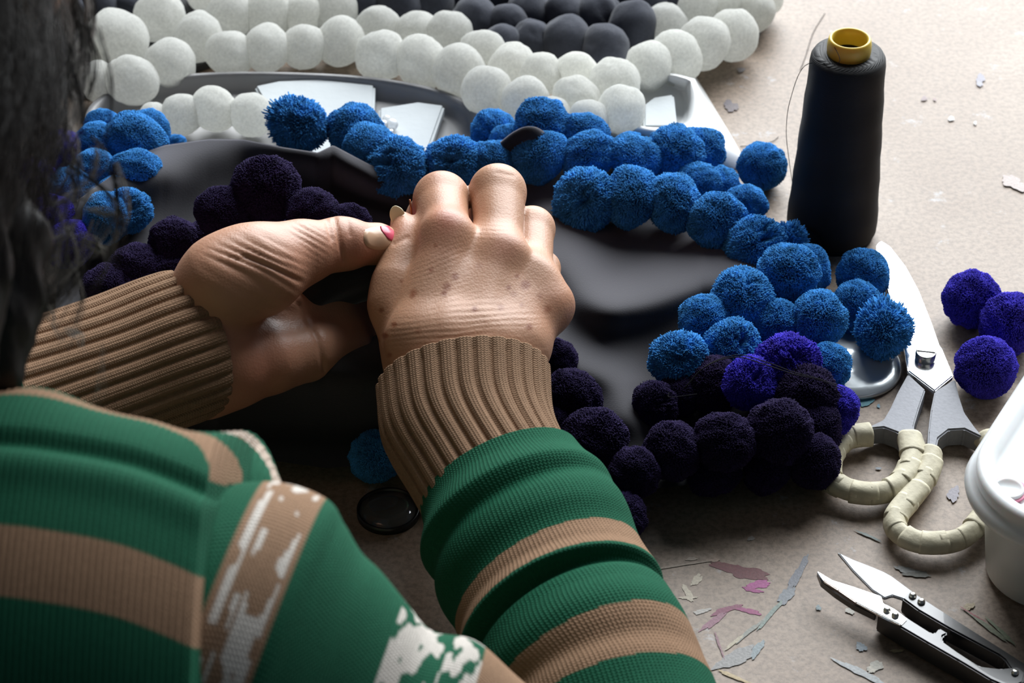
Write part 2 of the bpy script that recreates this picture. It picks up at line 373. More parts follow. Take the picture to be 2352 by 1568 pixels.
# --- sewn pompoms: px, py, radius px, height, colour, kind, stretch, tilt
LFT = (-1, .25, .3)
SEWN = [
 (690, 288, 62, .034, 'B', 't', .95, 0, LFT), (815, 302, 62, .030, 'B', 'r'), (855, 345, 66, .030, 'B', 'f', .75, 20), (912, 382, 72, .028, 'B', 'd', .88, -8, (-.5, -.7, .75)),
 (1040, 378, 66, .026, 'B', 'd', .92, 0, (-.1, -.75, .65)), (1132, 372, 54, .026, 'B', 'r', .85), (1240, 362, 70, .028, 'B', 'f', .68, 8), (1135, 305, 54, .018, 'B', 'r', .95), (1168, 322, 48, .024, 'B', 'r', .6, 30),
 (1247, 285, 62, .034, 'B', 'r', .92), (1345, 308, 54, .030, 'B', 'r', .85), (1350, 358, 66, .028, 'B', 'r', .78), (1440, 345, 48, .022, 'B', 'r', .7), (1467, 372, 66, .026, 'B', 'f', .8, -15),
 (1550, 352, 64, .026, 'B', 'r', .95, -20), (1606, 348, 58, .018, 'B', 'r', 1.0), (1608, 424, 52, .020, 'B', 'r', .9), (1655, 428, 44, .016, 'B', 'r', .95), (1345, 458, 70, .028, 'B', 'd', 1.04, 0, (-.1, -.85, .5)),
 (1452, 456, 60, .028, 'B', 'f', 1.18), (1547, 466, 56, .028, 'B', 'r', 1.24), (1648, 508, 62, .026, 'B', 'r', 1.08, 0), (1714, 470, 48, .016, 'B', 'r', .9), (1738, 562, 66, .024, 'B', 'd', .98, 0, (.3, -.5, .8)),
 (1805, 565, 48, .018, 'B', 't', .9, 0, (.5, .3, .8)), (1808, 628, 70, .030, 'B', 'r', .95), (1852, 622, 52, .020, 'B', 'r', 1.15), (1705, 684, 70, .030, 'B', 'd', .92, 0, (.2, -.3, .9)), (1880, 735, 64, .026, 'B', 'r', .98),
 (1618, 738, 58, .026, 'B', 'r', 1.0), (1780, 748, 62, .022, 'B', 'r', .9), (1560, 828, 62, .028, 'B', 'd', 1.0, 0, (.1, -.6, .75)), (1680, 798, 68, .026, 'B', 'd', .92, 0, (.3, -.55, .75)), (1898, 845, 48, .018, 'B', 'r', 1.3),
 (1810, 834, 70, .030, 'V', 'd', .92, 0, (-.1, -.6, .75)), (1722, 882, 64, .028, 'V', 'd', .9, 0, (.3, -.5, .8)), (1912, 945, 46, .018, 'V', 'r', 1.5),
 (1640, 885, 66, .022, 'N', 'r', .9), (1850, 915, 72, .024, 'N', 'r', 1.0), (1790, 992, 74, .028, 'N', 'r', .95), (1665, 1015, 66, .028, 'N', 'r', 1.05), (1540, 1035, 62, .026, 'N', 'r', 1.1), (1458, 1085, 56, .024, 'N', 'r', 1.05),
 (1505, 928, 56, .022, 'N', 'd', .75, 0), (1560, 905, 56, .020, 'N', 'r', .8), (1362, 1015, 76, .026, 'N', 'r', 1.0), (1312, 915, 66, .028, 'N', 'r', 1.0), (1282, 825, 40, .026, 'N', 'r', 1.2), (1262, 975, 44, .024, 'N', 'r', 1.2),
 (1868, 1058, 54, .016, 'N', 'r', 1.2), (1760, 1080, 60, .014, 'N', 'r', .7), (1640, 1090, 62, .014, 'N', 'r', .6), (1425, 1185, 52, .016, 'N', 'r', 1.2), (1400, 1100, 60, .016, 'N', 'r', 1.0), (1870, 985, 56, .018, 'N', 'r', 1.2),
 (612, 432, 76, .060, 'N', 'r', .95, 0), (505, 488, 58, .054, 'N', 'r', 1.0), (400, 560, 58, .036, 'N', 'r', 1.0), (312, 618, 58, .032, 'N', 'r', .95), (715, 492, 60, .056, 'N', 'r', .9), (800, 512, 52, .054, 'N', 'r', .8),
 (245, 668, 62, .028, 'N', 'r', .9), (590, 520, 66, .034, 'N', 'r', 1.0), (480, 570, 66, .030, 'N', 'r', 1.0), (390, 640, 66, .026, 'N', 'r', 1.0), (300, 690, 66, .022, 'N', 'r', 1.0), (690, 550, 60, .028, 'N', 'r', 1.0),
 (235, 292, 40, .030, 'B', 's'), (312, 322, 68, .032, 'B', 's', .8, -32), (340, 300, 48, .026, 'B', 's', .9, -30), (316, 395, 62, .032, 'B', 's', .72, -28), (218, 392, 48, .030, 'B', 's'), (222, 330, 46, .030, 'B', 's'),
 (295, 482, 52, .032, 'B', 'd', .95), (245, 500, 52, .032, 'B', 's', 1.1), (268, 450, 44, .026, 'B', 's'), (400, 330, 30, .020, 'B', 's', .6), (140, 352, 52, .028, 'V', 's'), (120, 505, 54, .030, 'V', 's'), (165, 440, 54, .026, 'B', 's'), (160, 560, 54, .026, 'V', 's'), (80, 420, 54, .026, 'V', 's'),
]
for e in SEWN:
    e = list(e)+[None]*(9-len(e)); x, y, r, z, c, kd, sy, tl, dn = e
    o = pompom(x, y, r, z, c, kd, sy or 1.0, tl or 0, cover, dn)
    if c == 'N': o['label'] = 'navy pompom'
    elif c == 'V': o['label'] = 'violet pompom'

Cq = catmull(np.array([Pd(655, 668, .932), Pd(730, 655, .936), Pd(820, 640, .942), Pd(910, 615, .950), Pd(1000, 600, .965)]), 60); tq = np.linspace(0, 1, 60)[:, None]; aq = np.linspace(0, 2*math.pi, 48, endpoint=False)[None]
V, F = sweep(Cq, .0105, .018, 48, -VD, (.25+.75*np.minimum(1, tq*5)**.5)*(1+.10*np.sin(2*aq+tq*9)+.05*np.sin(5*aq-tq*14)))
mk('cloth_fold', V, F, M_CLOTH, cover)  # cloth pinched in the left hand, rolled thick to shade the fingers below
V, F = sweep(catmull(np.array([Pz(1160, 338, .034), Pz(1192, 314, .040), Pz(1222, 306, .042), Pz(1262, 330, .034)]), 30), .0018, .0032, 16, (0, .2, 1))
mk('cloth_fold', V, F, M_CLOTH, cover)
LOOSE = [
 (1750, 383, 52, .0107, 'B', 's', None, 'bright blue pompom lying alone beside the thread cone'),
 (1983, 632, 57, .0115, 'B', 's', None, 'farthest of three loose blue pompoms beside the scissor blade'),
 (1966, 706, 58, .0115, 'B', 'r', None, 'middle, half covered of three loose blue pompoms beside the scissor blade'),
 (2027, 762, 60, .0158, 'B', 't', (-.1, .55, .8), 'blue pompom with a frayed tuft on top, sitting on the silver disc'),
 (2234, 688, 62, .0118, 'V', 's', None, 'loose violet pompom farthest left of the three by the scissors'),
 (2322, 742, 66, .0122, 'V', 's', None, 'loose violet pompom cut by the right edge of the photo'),
 (2264, 845, 66, .0120, 'V', 's', None, 'loose violet pompom nearest the plastic tub'),
 (862, 1048, 56, .0115, 'B', 's', None, 'dark-looking blue pompom in shadow between the two sleeves')]
for x, y, r, z, c, kd, dn, lab in LOOSE:
    tag(pompom(x, y, r, z, c, kd, 1.0, 0, None, dn), lab, 'pompom', 'loose pompoms on the table')

# ------------------------------------------------------------------ felt ball rug
def ball_mesh(name, seed):
    bm = bmesh.new(); bmesh.ops.create_icosphere(bm, subdivisions=4, radius=1)
    V = np.array([v.co[:] for v in bm.verts]); F = np.array([[v.index for v in f.verts] for f in bm.faces]); bm.free()
    ang = np.arccos(np.clip(V[:, 2], -1, 1))
    R = 1+.075*vnoise(V, 1.7, seed, 2)+.02*vnoise(V, 6, seed+1, 2)-.10*np.exp(-(ang/.25)**2)
    return mesh_data(name, V*R[:, None], F, (M_WHITE,), True)
FB = [ball_mesh('felt_ball', 100+k) for k in range(6)]
def ball(x, y, r, z, c, parent, sy=1.0, tilt=0, name='felt_ball'):
    p = Pz(x, y, z); R = px2m(r, p)*1.13; p = Pz(x, y, max(z, R*max(1, sy*.97)+.001)); o = bpy.data.objects.new(name, random.choice(FB)); COL.objects.link(o)
    o.material_slots[0].link = 'OBJECT'; o.material_slots[0].material = M_WHITE if c == 'W' else M_GREY
    q = Quaternion((rng.normal(), rng.normal(), rng.normal(), rng.normal())).normalized()
    t = math.radians(tilt); a1 = RT*math.cos(t)+UP*math.sin(t); a2 = -RT*math.sin(t)+UP*math.cos(t); B = Matrix((a1, a2, -VD)).transposed()
    o.matrix_basis = Matrix.Translation(Vector(p-wloc(parent))) @ (B @ Matrix.Diagonal((1, sy, 1)) @ B.transposed() @ q.to_matrix()).to_4x4() @ Matrix.Scale(R, 4)
    if parent is not None: o.parent = parent
    return o
rug = thing('felt_ball_rug', 'rug of white felt balls around charcoal felt balls, behind the sewing', 'rug', Pz(900, 60, 0))
RB = [(150, -40), (1560, -40), (1720, -20), (1760, 30), (1740, 90), (1640, 130), (1560, 160), (1440, 190), (1330, 190), (1200, 170), (1100, 150), (960, 130), (780, 105), (620, 120), (520, 130), (380, 175), (300, 210), (190, 210)]
prism(RB, .0008, .004, 'gap_backing', simple('dark_gap_backing', (.05, .05, .052, 1), .95), rug, 0)  # dark sheet added under the balls so the gaps go dark
WB = [(268, 86, 60, 1.12), (366, 40, 54, 1), (454, 86, 50, 1.12), (388, 148, 54, 1), (302, 188, 52, 1.15), (230, 188, 40, 1.15), (200, 120, 45, 1), (528, 34, 52, 1), (528, 122, 50, .98), (620, 34, 52, 1), (614, 112, 48, 1.12), (694, 36, 46, 1), (697, 108, 46, 1.02), (768, 22, 46, 1.2),
 (782, 96, 50, 1), (868, 62, 48, .9), (876, 126, 54, 1.02), (958, 68, 46, .85), (1034, 78, 48, 1), (968, 142, 52, 1.08), (1054, 166, 56, 1), (1108, 118, 48, .9), (1176, 150, 52, .95), (1242, 170, 46, 1), (1118, 210, 52, 1.08), (1205, 226, 48, .95), (1265, 262, 40, .9),
 (1324, 222, 52, .85), (1324, 166, 46, .85), (1412, 190, 54, .95), (1426, 256, 52, 1.1), (1350, 280, 44, .95), (1488, 152, 50, 1.15), (1550, 132, 54, 1.12), (1530, 56, 46, 1), (1620, 100, 54, 1.12), (1684, 80, 50, 1.12), (1606, 22, 48, 1.05), (1676, 14, 50, 1), (1726, 26, 46, 1), (1760, -5, 40, 1), (590, -30, 50, 1), (690, -40, 50, 1), (480, -30, 50, 1)]
for x, y, r, sy in WB:
    z = .013+.012*max(0, min(1, (x-1000)/250))*max(0, min(1, (y-60)/120))
    ball(x, y, r, z, 'W', rug, sy)
GB = [(920, 12, 52, .9), (836, 8, 46, 1), (992, 10, 44, 1), (1090, 46, 50, 1), (1166, 56, 42, 1.05), (1152, 98, 38, 1), (1214, 28, 42, 1.05), (1296, 34, 44, 1), (1376, 36, 46, 1), (1454, 58, 52, 1.05), (1222, 88, 40, 1.1), (1300, 90, 52, .98), (1390, 112, 52, .98),
 (1340, -18, 44, 1), (1430, -14, 46, 1), (1498, 10, 44, 1), (1546, 6, 40, 1), (1060, -24, 48, 1), (1250, -30, 48, 1), (1150, -20, 46, 1), (228, 14, 50, 1), (300, 8, 46, 1), (160, 30, 48, 1), (960, -50, 48, 1)]
for x, y, r, sy in GB: ball(x, y, r, .013, 'G', rug, sy)['label'] = 'charcoal felt ball'

# ------------------------------------------------------------------ grey plastic tray with felt balls and white pads
M_TRAY = simple('grey_plastic', (.27, .265, .265, 1), .45, spec=.5, bump=.05)
ca, cb = Pz(212, 262, .012), Pz(1095, 292, .012); ctr = (ca+cb)/2; farp = Pz(590, 170, .012)
ax = (cb-ca)/2; la = np.linalg.norm(ax); ax /= la; bx = np.array([-ax[1], ax[0], 0]); lb = (farp-ctr)@bx*1.02
prof = [(.90, .003), (.955, .004), (.985, .010), (.995, .012), (1.035, .0122), (1.04, .0105), (1.01, .009), (.97, .001), (.90, .0)]
n = 96; V = []
for r, z in prof:
    for j in range(n):
        t = 2*math.pi*j/n; V.append(ctr*[1, 1, 0]+ax*la*r*np.sign(math.cos(t))*abs(math.cos(t))**.8+bx*lb*r*np.sign(math.sin(t))*abs(math.sin(t))**.9+np.array([0, 0, z]))
F = [tuple(f) for f in grid_faces(len(prof), n)]+[tuple(range(n))[::-1], tuple(range(len(prof)*n-n, len(prof)*n))]
tag(mk('plastic_tray', V, F, M_TRAY), 'low grey plastic tray between the white felt rug and black cloth', 'tray')
M_PAD = simple('white_foam', (.50, .53, .54, 1), .9, bump=.3, bscale=250)
def pad(poly, z0, z1, label):
    tag(prism(poly, z0, z1, 'foam_pad', M_PAD, None, .0012), label, 'pad', 'white foam pads in the grey tray')
pad([(584, 196), (640, 184), (735, 180), (862, 194), (858, 300), (740, 360), (660, 330)], .0045, .010, 'wide white foam pad in the middle of the grey tray')
pad([(870, 246), (960, 232), (1022, 240), (985, 345), (930, 372), (868, 330)], .0045, .010, 'narrow white foam pad at the right end of the grey tray')
for x, y, r, z, lab in [(578, 262, 46, .0150, 'white felt ball loose in the tray, right next to the foam pad'), (492, 252, 48, .0155, 'white felt ball second from the foam pad in the tray'), (418, 262, 44, .0145, 'shaded white felt ball in the tray behind the cloth hump'), (352, 272, 34, .0140, 'white felt ball at the left end of the grey tray')]:
    tag(ball(x, y, r, z, 'W', None, 1.0), lab, 'felt ball', 'loose felt balls in the grey tray')
M_BEAD = simple('clear_glass', (1, 1, 1, 1), .05, trans=.7, spec=.6)
for x, y, r, z, lab in [(880, 288, 14, .0128, 'clear glass bead at the left of a small cluster on the foam pad'), (900, 286, 15, .0130, 'clear glass bead at the right of the small cluster on the foam pad'), (888, 274, 11, .0122, 'smallest clear glass bead, at the back of the cluster')]:
    p = Pz(x, y, z); R = px2m(r, p); pf = [(max(1e-5, R*math.sin(a)*(1-.0)), -R*math.cos(a)*.9) for a in np.linspace(.15, math.pi-.15, 14)]
    tag(mk('glass_bead', *lathe(pf, p, 24), M_BEAD), lab, 'bead', 'glass beads on the foam pad')

# ------------------------------------------------------------------ white dish with a flared corner
M_DISH = simple('white_glaze', (.92, .93, .93, 1), .28, spec=.5, coat=.3)
dish = thing('white_dish', 'glossy white square dish with a flared corner, under the felt rug', 'dish', Pz(1500, 300, 0))
def ring_pts(pts, z, n=72):
    P = catmull(np.array([(x, y) for x, y in pts]+[pts[0]], float), n+1)[:-1]
    return np.array([Pz(x, y, z) for x, y in P])
outer = [(1600, 178), (1640, 245), (1690, 330), (1704, 366), (1668, 396), (1600, 380), (1520, 340), (1440, 325), (1330, 320), (1300, 260), (1340, 200), (1450, 165), (1540, 158)]
rim = [(1586, 186), (1596, 225), (1594, 270), (1580, 292), (1540, 296), (1490, 293), (1450, 287), (1400, 286), (1350, 280), (1340, 250), (1370, 215), (1450, 185), (1530, 174)]
rimo = [(1594, 182), (1608, 226), (1612, 276), (1594, 304), (1545, 306), (1490, 303), (1445, 296), (1395, 296), (1340, 290), (1328, 250), (1360, 208), (1450, 178), (1535, 168)]
inn = [(1572, 205), (1580, 235), (1578, 270), (1562, 286), (1530, 290), (1490, 290), (1450, 286), (1400, 284), (1360, 278), (1352, 252), (1380, 222), (1450, 198), (1520, 190)]
Lr = [ring_pts(outer, .0), ring_pts(outer, .004), ring_pts([( (a[0]+b[0])/2, (a[1]+b[1])/2) for a, b in zip(outer, rimo)], .012), ring_pts(rimo, .021), ring_pts(rim, .022), ring_pts(inn, .010), ring_pts([(a[0]*.9+147, a[1]*.9+25) for a in inn], .006)]
n = 72; V = np.vstack(Lr); F = [tuple(f) for f in grid_faces(len(Lr), n)]+[tuple(range(n))[::-1], tuple(range((len(Lr)-1)*n, len(Lr)*n))]
mk('dish_body', V, F, M_DISH, dish)
tag(prism([(1478, 240), (1500, 222), (1548, 215), (1556, 290), (1478, 290)], .007, .017, 'foam_pad', M_PAD, None, .001), 'small white foam pad sitting inside the white dish', 'pad')

# ------------------------------------------------------------------ thread cone
base = Pz(1908, 533, 0); rb = px2m(103, base)
hh = np.linspace(.05, .16, 400); yy = proj(base[None]+np.stack([0*hh, 0*hh, hh], 1))[1]; H = float(np.interp(-118, -yy, hh)); tp = base+np.array([0, 0, H]); rt = px2m(87, tp)
cone = thing('thread_cone', 'tall cone of black sewing thread with a yellow core, standing on the table', 'thread cone', base)
def m_thread():
    m, nt, b, N, L = nodes('black_thread'); b.inputs['Base Color'].default_value = (.008, .0085, .010, 1); b.inputs['Roughness'].default_value = .6; b.inputs['Specular IOR Level'].default_value = .3
    tc = N('ShaderNodeTexCoord'); mp = N('ShaderNodeMapping'); mp.inputs['Rotation'].default_value = (0, .25, 0); wv = N('ShaderNodeTexWave'); wv.bands_direction = 'Z'; wv.inputs['Scale'].default_value = 700; wv.inputs['Distortion'].default_value = 1
    wv2 = N('ShaderNodeTexWave'); wv2.bands_direction = 'Z'; wv2.inputs['Scale'].default_value = 14; wv2.inputs['Distortion'].default_value = 2
    L(tc.outputs['Object'], mp.inputs[0]); L(mp.outputs[0], wv.inputs[0]); L(mp.outputs[0], wv2.inputs[0])
    bp = N('ShaderNodeBump'); bp.inputs['Strength'].default_value = .5; bp.inputs['Distance'].default_value = .0003; L(wv.outputs['Fac'], bp.inputs['Height'])
    bp2 = N('ShaderNodeBump'); bp2.inputs['Strength'].default_value = .5; bp2.inputs['Distance'].default_value = .002; L(wv2.outputs['Fac'], bp2.inputs['Height']); L(bp.outputs[0], bp2.inputs['Normal']); L(bp2.outputs[0], b.inputs['Normal'])
    return m
M_THR = m_thread()
pf = [(rb*.93, .002), (rb*.99, .004), (rb, .008)]+[(rb+(rt-rb)*k/14+.0002*math.sin(k*1.9), .008+(H-.014)*k/14) for k in range(1, 15)]+[(rt*.99, H-.003), (rt*.93, H-.0012), (rt*.80, H-.0004), (rt*.55, H-.001)]
mk('thread_winding', *lathe(pf, base, 72), M_THR, cone)
rc = px2m(51, tp); hc = .0068
M_YEL = simple('yellow_plastic', (.62, .47, .07, 1), .4, sss=.15, bump=.03)
pf = [(rc*.92, -.03), (rc*.96, -.002), (rc*1.0, .001), (rc*1.0, hc*.55), (rc*.95, hc*.9), (rc*.88, hc), (rc*.80, hc*.92), (rc*.78, hc*.5), (rc*.74, -.03)]
mk('cone_core', *lathe(pf, tp, 48), M_YEL, cone)
pf = [(rb*.80, .0), (rb*.93, .0), (rb*.93, .003), (rb*.80, .003)]
mk('cone_foot', *lathe(pf, base, 48), M_THR, cone)
M_LINE = simple('black_strand', (.012, .012, .014, 1), .8, spec=.1)
def strand(pts, r, name, parent, mat=M_LINE, n=60):
    C = catmull(np.array(pts), n); V, F = sweep(C, r, r, 6); return mk(name, V, F, mat, parent)
strand([tp+np.array([-rc*.9, 0, hc*.9]), tp+np.array([-.006, -.014, .003]), Pz(1850, 150, H-.006), Pz(1815, 230, .075), Pz(1806, 300, .055), Pz(1812, 365, .035), Pz(1820, 420, .012), Pz(1826, 470, .0006)], .00016, 'thread_tail', cone)
strand([Pz(1895, 30, .0004), Pz(1868, 75, .0004), Pz(1850, 130, .0004), Pz(1838, 160, .0004)], .00015, 'loose_thread', None)
tag(bpy.data.objects['loose_thread'], 'fine grey thread lying behind the cone near the rug', 'thread')
tag(strand([Pz(1700, 336, .0004), Pz(1745, 332, .0004), Pz(1775, 324, .0004), Pz(1788, 314, .0004)], .00015, 'loose_thread', None), 'fine thread end behind the lone blue pompom', 'thread')
q = catmull(np.array([Pz(1800, 522, .012), Pz(1830, 520, .014), Pz(1862, 532, .014), Pz(1880, 556, .010), Pz(1883, 580, .004), Pz(1872, 600, .003)]), 50)
V, F = sweep(q, .0010, .0010, 8); tag(mk('elastic_loop', V, F, M_LINE), 'thick black yarn loop at the foot of the thread cone', 'cord')

# ------------------------------------------------------------------ needle thread over the navy pompoms
strand([Pz(1600, 905, .040), Pz(1540, 912, .034), Pz(1536, 902, .034)], .00018, 'sewing_thread', cover, n=24)
strand([Pz(1570, 893, .042), Pz(1620, 842, .048), Pz(1690, 820, .050), Pz(1760, 838, .053), Pz(1820, 858, .054), Pz(1880, 872, .044), Pz(1930, 892, .030), Pz(1955, 905, .016), Pz(1957, 925, .004)], .00020, 'sewing_thread', cover)
strand([Pz(1575, 890, .042), Pz(1625, 838, .048), Pz(1695, 815, .050), Pz(1762, 832, .053), Pz(1822, 854, .054), Pz(1882, 870, .044), Pz(1940, 892, .028), Pz(1960, 912, .010)], .00018, 'sewing_thread', cover)

# ------------------------------------------------------------------ silver disc, glass disc
M_SILV = simple('silver_lacquer', (.62, .66, .68, 1), .22, metal=.55, bump=.04)
c0 = Pz(1948, 845, 0); R = px2m(122, c0)
pf = [(R*.95, .0), (R, .001), (R, .0022), (R*.96, .0030), (R*.80, .0042), (R*.45, .0056), (R*.36, .0062), (R*.2, .0058), (1e-5, .0056)]
tag(mk('silver_disc', *lathe(pf, c0, 72), M_SILV), 'shiny silver disc poking out from under the blue pompoms', 'disc')
c0 = Pz(892, 1180, 0); R = px2m(72, c0)
gd = thing('glass_disc', 'dark-rimmed clear glass disc in shadow between the sleeves', 'disc', c0)
mk('glass_pane', *lathe([(R*.92, .0004), (R*.92, .0022), (R*.5, .003), (1e-5, .0034)], c0, 48), simple('disc_glass', (.35, .36, .36, 1), .06, trans=.8), gd)
mk('disc_rim', *lathe([(R*.93, 0), (R*1.0, 0), (R*1.0, .003), (R*.93, .003), (R*.93, 0)], c0, 48)[:1]+([tuple(f) for f in grid_faces(5, 48)],), simple('dark_rim', (.01, .01, .01, 1), .3), gd)

# ------------------------------------------------------------------ big scissors
M_STEEL = simple('polished_steel', (.92, .93, .94, 1), .16, metal=1, bump=.03, bscale=150)
M_IRON = simple('grey_cast_steel', (.24, .245, .265, 1), .62, spec=.3, metal=.2, bump=.25, bscale=700, var=.15)
M_TAPE = simple('masking_tape', lin(206, 198, 172), .7, bump=.9, bscale=190, var=.4)
sc = thing('scissors', 'large steel scissors with masking-tape wrapped finger rings, half open', 'scissors', Pz(2120, 900, 0))
prism([(2013, 580), (2014, 560), (2024, 552), (2044, 564), (2080, 610), (2110, 665), (2138, 735), (2158, 792), (2163, 798), (2190, 862), (2147, 897), (2085, 850), (2079, 805), (2062, 740), (2040, 662), (2018, 605)], .0064, .0090, 'blade', M_STEEL, sc, .0005)
prism([(2026, 600), (2031, 575), (2062, 610), (2098, 670), (2130, 745), (2150, 800), (2128, 870), (2084, 852), (2078, 800), (2060, 735), (2042, 668)], .0034, .0060, 'blade', M_STEEL, sc, .0005)
# handle shanks, ending in half arcs of the rings
prism([(2086, 857), (2126, 894), (2112, 935), (2100, 975), (2098, 1012), (2078, 1010), (2062, 992), (2030, 980), (1992, 984), (1972, 986), (2000, 976), (2030, 962), (2046, 935), (2062, 900)], .001, .0100, 'handle', M_IRON, sc, .0007)
prism([(2147, 897), (2194, 868), (2202, 905), (2215, 945), (2240, 980), (2262, 1005), (2252, 1002), (2215, 984), (2180, 986), (2156, 1005), (2150, 1032), (2130, 1032), (2132, 990), (2138, 940)], .001, .0100, 'handle', M_IRON, sc, .0007)
p = Pz(2125, 824, .009); R = px2m(24, p)
pf = [(R*.9, -.004), (R*.97, .0002), (R*1.0, .0008), (R*1.0, .0030), (R*.97, .0034), (R*.88, .0037), (R*.86, .0037), (1e-5, .0038)]
scr = mk('pivot_screw', *lathe(pf, p, 36), simple('screw_steel', (.5, .5, .48, 1), .25, metal=1), sc)
pt = p+np.array([0, 0, .0038]); V, F = box(-R*.86, R*.86, -.0004, .0004, -.0006, .00006); V = np.array(V); a = -.18
V = np.stack([V[:, 0]*math.cos(a)-V[:, 1]*math.sin(a), V[:, 0]*math.sin(a)+V[:, 1]*math.cos(a), V[:, 2]], 1)+pt
mk('screw_slot', V, F, M_LINE, scr, smooth=False)
def taped(path, z, rpx, nturn):
    C = catmull(np.array([Pz(x, y, z) for x, y in path]), nturn*8+1)
    for k in range(nturn):
        seg = C[max(0, k*8-2):k*8+10]; n = len(seg); ra = px2m(rpx, seg[0])*(1+random.uniform(-.07, .07)); t = np.linspace(0, 1, n)
        th = np.linspace(0, 2*math.pi, 20, endpoint=False)
        rd = (1.02-.045*t)[:, None]*(1+.05*np.cos(3*th+random.uniform(0, 6))[None]+.03*np.cos(5*th+random.uniform(0, 6)+3*t[:, None]))
        V, F = sweep(seg, ra, ra*.92, 20, (0, 0, 1), rd); mk('tape_wrap', V, F, M_TAPE, sc)
taped([(1998, 996), (1950, 1004), (1920, 1030), (1903, 1065), (1908, 1100), (1945, 1124), (2000, 1132), (2050, 1122), (2082, 1092), (2096, 1050), (2088, 1005)], .0068, 29, 13)
taped([(2138, 1038), (2134, 1075), (2116, 1112), (2086, 1150), (2058, 1188), (2062, 1218), (2100, 1242), (2150, 1248), (2205, 1236), (2245, 1205), (2272, 1160), (2285, 1100), (2285, 1040), (2262, 1004)], .0066, 27, 16)

# ------------------------------------------------------------------ thread snips
M_BLK = simple('black_lacquered_steel', (.016, .017, .02, 1), .3, spec=.7, coat=.4, bump=.04)
M_BLADE = simple('brushed_steel', (.40, .41, .43, 1), .6, metal=.5, bump=.05, bscale=300)
sn = thing('thread_snips', 'small black thread snips with steel blades, at the front right', 'snips', Pz(2150, 1430, 0))
prism([(2090, 1353), (2130, 1379), (2200, 1424), (2300, 1487), (2345, 1516), (2400, 1552), (2392, 1590), (2350, 1572), (2318, 1530), (2308, 1514), (2294, 1503), (2180, 1442), (2110, 1401), (2072, 1373)], .001, .0085, 'handle', M_BLK, sn, .0006)
prism([(2016, 1406), (2036, 1384), (2054, 1396), (2095, 1424), (2138, 1451), (2148, 1453), (2158, 1440), (2179, 1453), (2166, 1459), (2164, 1470), (2200, 1496), (2250, 1528), (2300, 1534), (2338, 1529), (2356, 1545), (2350, 1566), (2320, 1580), (2275, 1560), (2200, 1515), (2130, 1475), (2060, 1434)], .001, .0105, 'handle', M_BLK, sn, .0006)
prism([(1924, 1267), (1960, 1284), (2004, 1301), (2030, 1312), (2048, 1322), (2094, 1356), (2124, 1378), (2112, 1394), (2072, 1373), (2050, 1366), (2032, 1372), (2004, 1354), (1960, 1310)], .0066, .0082, 'blade', M_BLADE, sn, .0003)
prism([(1877, 1310), (1912, 1331), (1960, 1346), (2024, 1368), (2028, 1384), (2056, 1398), (2084, 1420), (2070, 1434), (2014, 1407), (1966, 1382), (1925, 1354), (1892, 1332)], .0096, .0112, 'blade', M_STEEL, sn, .0003)
prism([(1877, 1310), (1892, 1332), (1925, 1354), (1966, 1382), (2014, 1407), (2010, 1412), (1960, 1388), (1918, 1360), (1886, 1334)], .0070, .0100, 'blade_bevel', M_BLK, sn, .0002)
M_RIV = simple('rivet_steel', (.8, .78, .72, 1), .3, metal=1)
for x, y, z in [(2096, 1369, .0085), (2116, 1383, .0085), (2037, 1402, .0112), (2056, 1414, .0112), (2331, 1546, .0105)]:
    p = Pz(x, y, z); R = px2m(9, p); mk('rivet', *lathe([(R, -.0005), (R, .0006), (R*.7, .0013), (R*.3, .0015), (1e-5, .0015)], p, 20), M_RIV, sn)

# ------------------------------------------------------------------ plastic tub, lower right
M_TUB = simple('milky_plastic', (.78, .80, .79, 1), .35, trans=.0, sss=.3, spec=.5)
M_LID = simple('frosted_lid', (.84, .86, .86, 1), .38, trans=.0, sss=.3, spec=.5)
zl = .052; A0 = Pz(2338, 868, zl); A1 = Pz(2216, 1055, zl); e1 = (A0-A1); e1[2] = 0; e1 /= np.linalg.norm(e1)
e2 = np.array([e1[1], -e1[0], 0]); 
cor = Pz(2188, 1140, zl)            # the sharp corner before rounding
cor = A1+e1*(((cor-A1)@e1))
def rrect(ins, z, w=.150, h=.100, rad=.034, n=14):
    out = []; rad = max(rad-ins, .004)
    for (cx, cy, a0) in [(rad+ins, rad+ins, math.pi), (w-rad-ins, rad+ins, 1.5*math.pi), (w-rad-ins, h-rad-ins, 0), (rad+ins, h-rad-ins, .5*math.pi)]:
        for k in range(n):
            a = a0+.5*math.pi*k/(n-1); u, v = cx+rad*math.cos(a), cy+rad*math.sin(a)
            out.append(cor*[1, 1, 0]+e1*u+e2*v+np.array([0, 0, z]))
    return out
def loft(rows, caps=True):
    n = len(rows[0]); V = np.vstack(rows); F = [tuple(f) for f in grid_faces(len(rows), n)]
    if caps: F += [tuple(range(n))[::-1], tuple(range((len(rows)-1)*n, len(rows)*n))]
    return V, F
tub = thing('plastic_tub', 'milky plastic food tub with a pale lid, at the right edge', 'tub', cor*[1, 1, 0])
mk('tub_body', *loft([rrect(.016, 0), rrect(.011, .003), rrect(.006, .040), rrect(.005, .044)]), M_TUB, tub)
mk('lid', *loft([rrect(.004, .040), rrect(-.001, .041), rrect(-.0015, .043), rrect(.0, .0455), rrect(.002, .047), rrect(.002, .0505), rrect(.0035, .052), rrect(.007, .052), rrect(.009, .0495), rrect(.013, .0485), rrect(.022, .0490), rrect(.034, .0495)]), M_LID, tub)
p = Pz(2316, 1128, .0495); R = px2m(36, p)
kn = mk('lid_vent', *lathe([(R, -.002), (R, .001), (R*.92, .0022), (R*.8, .0014), (R*.5, .0006), (1e-5, .0004)], p, 40), M_LID, tub)
V = []; n = 64
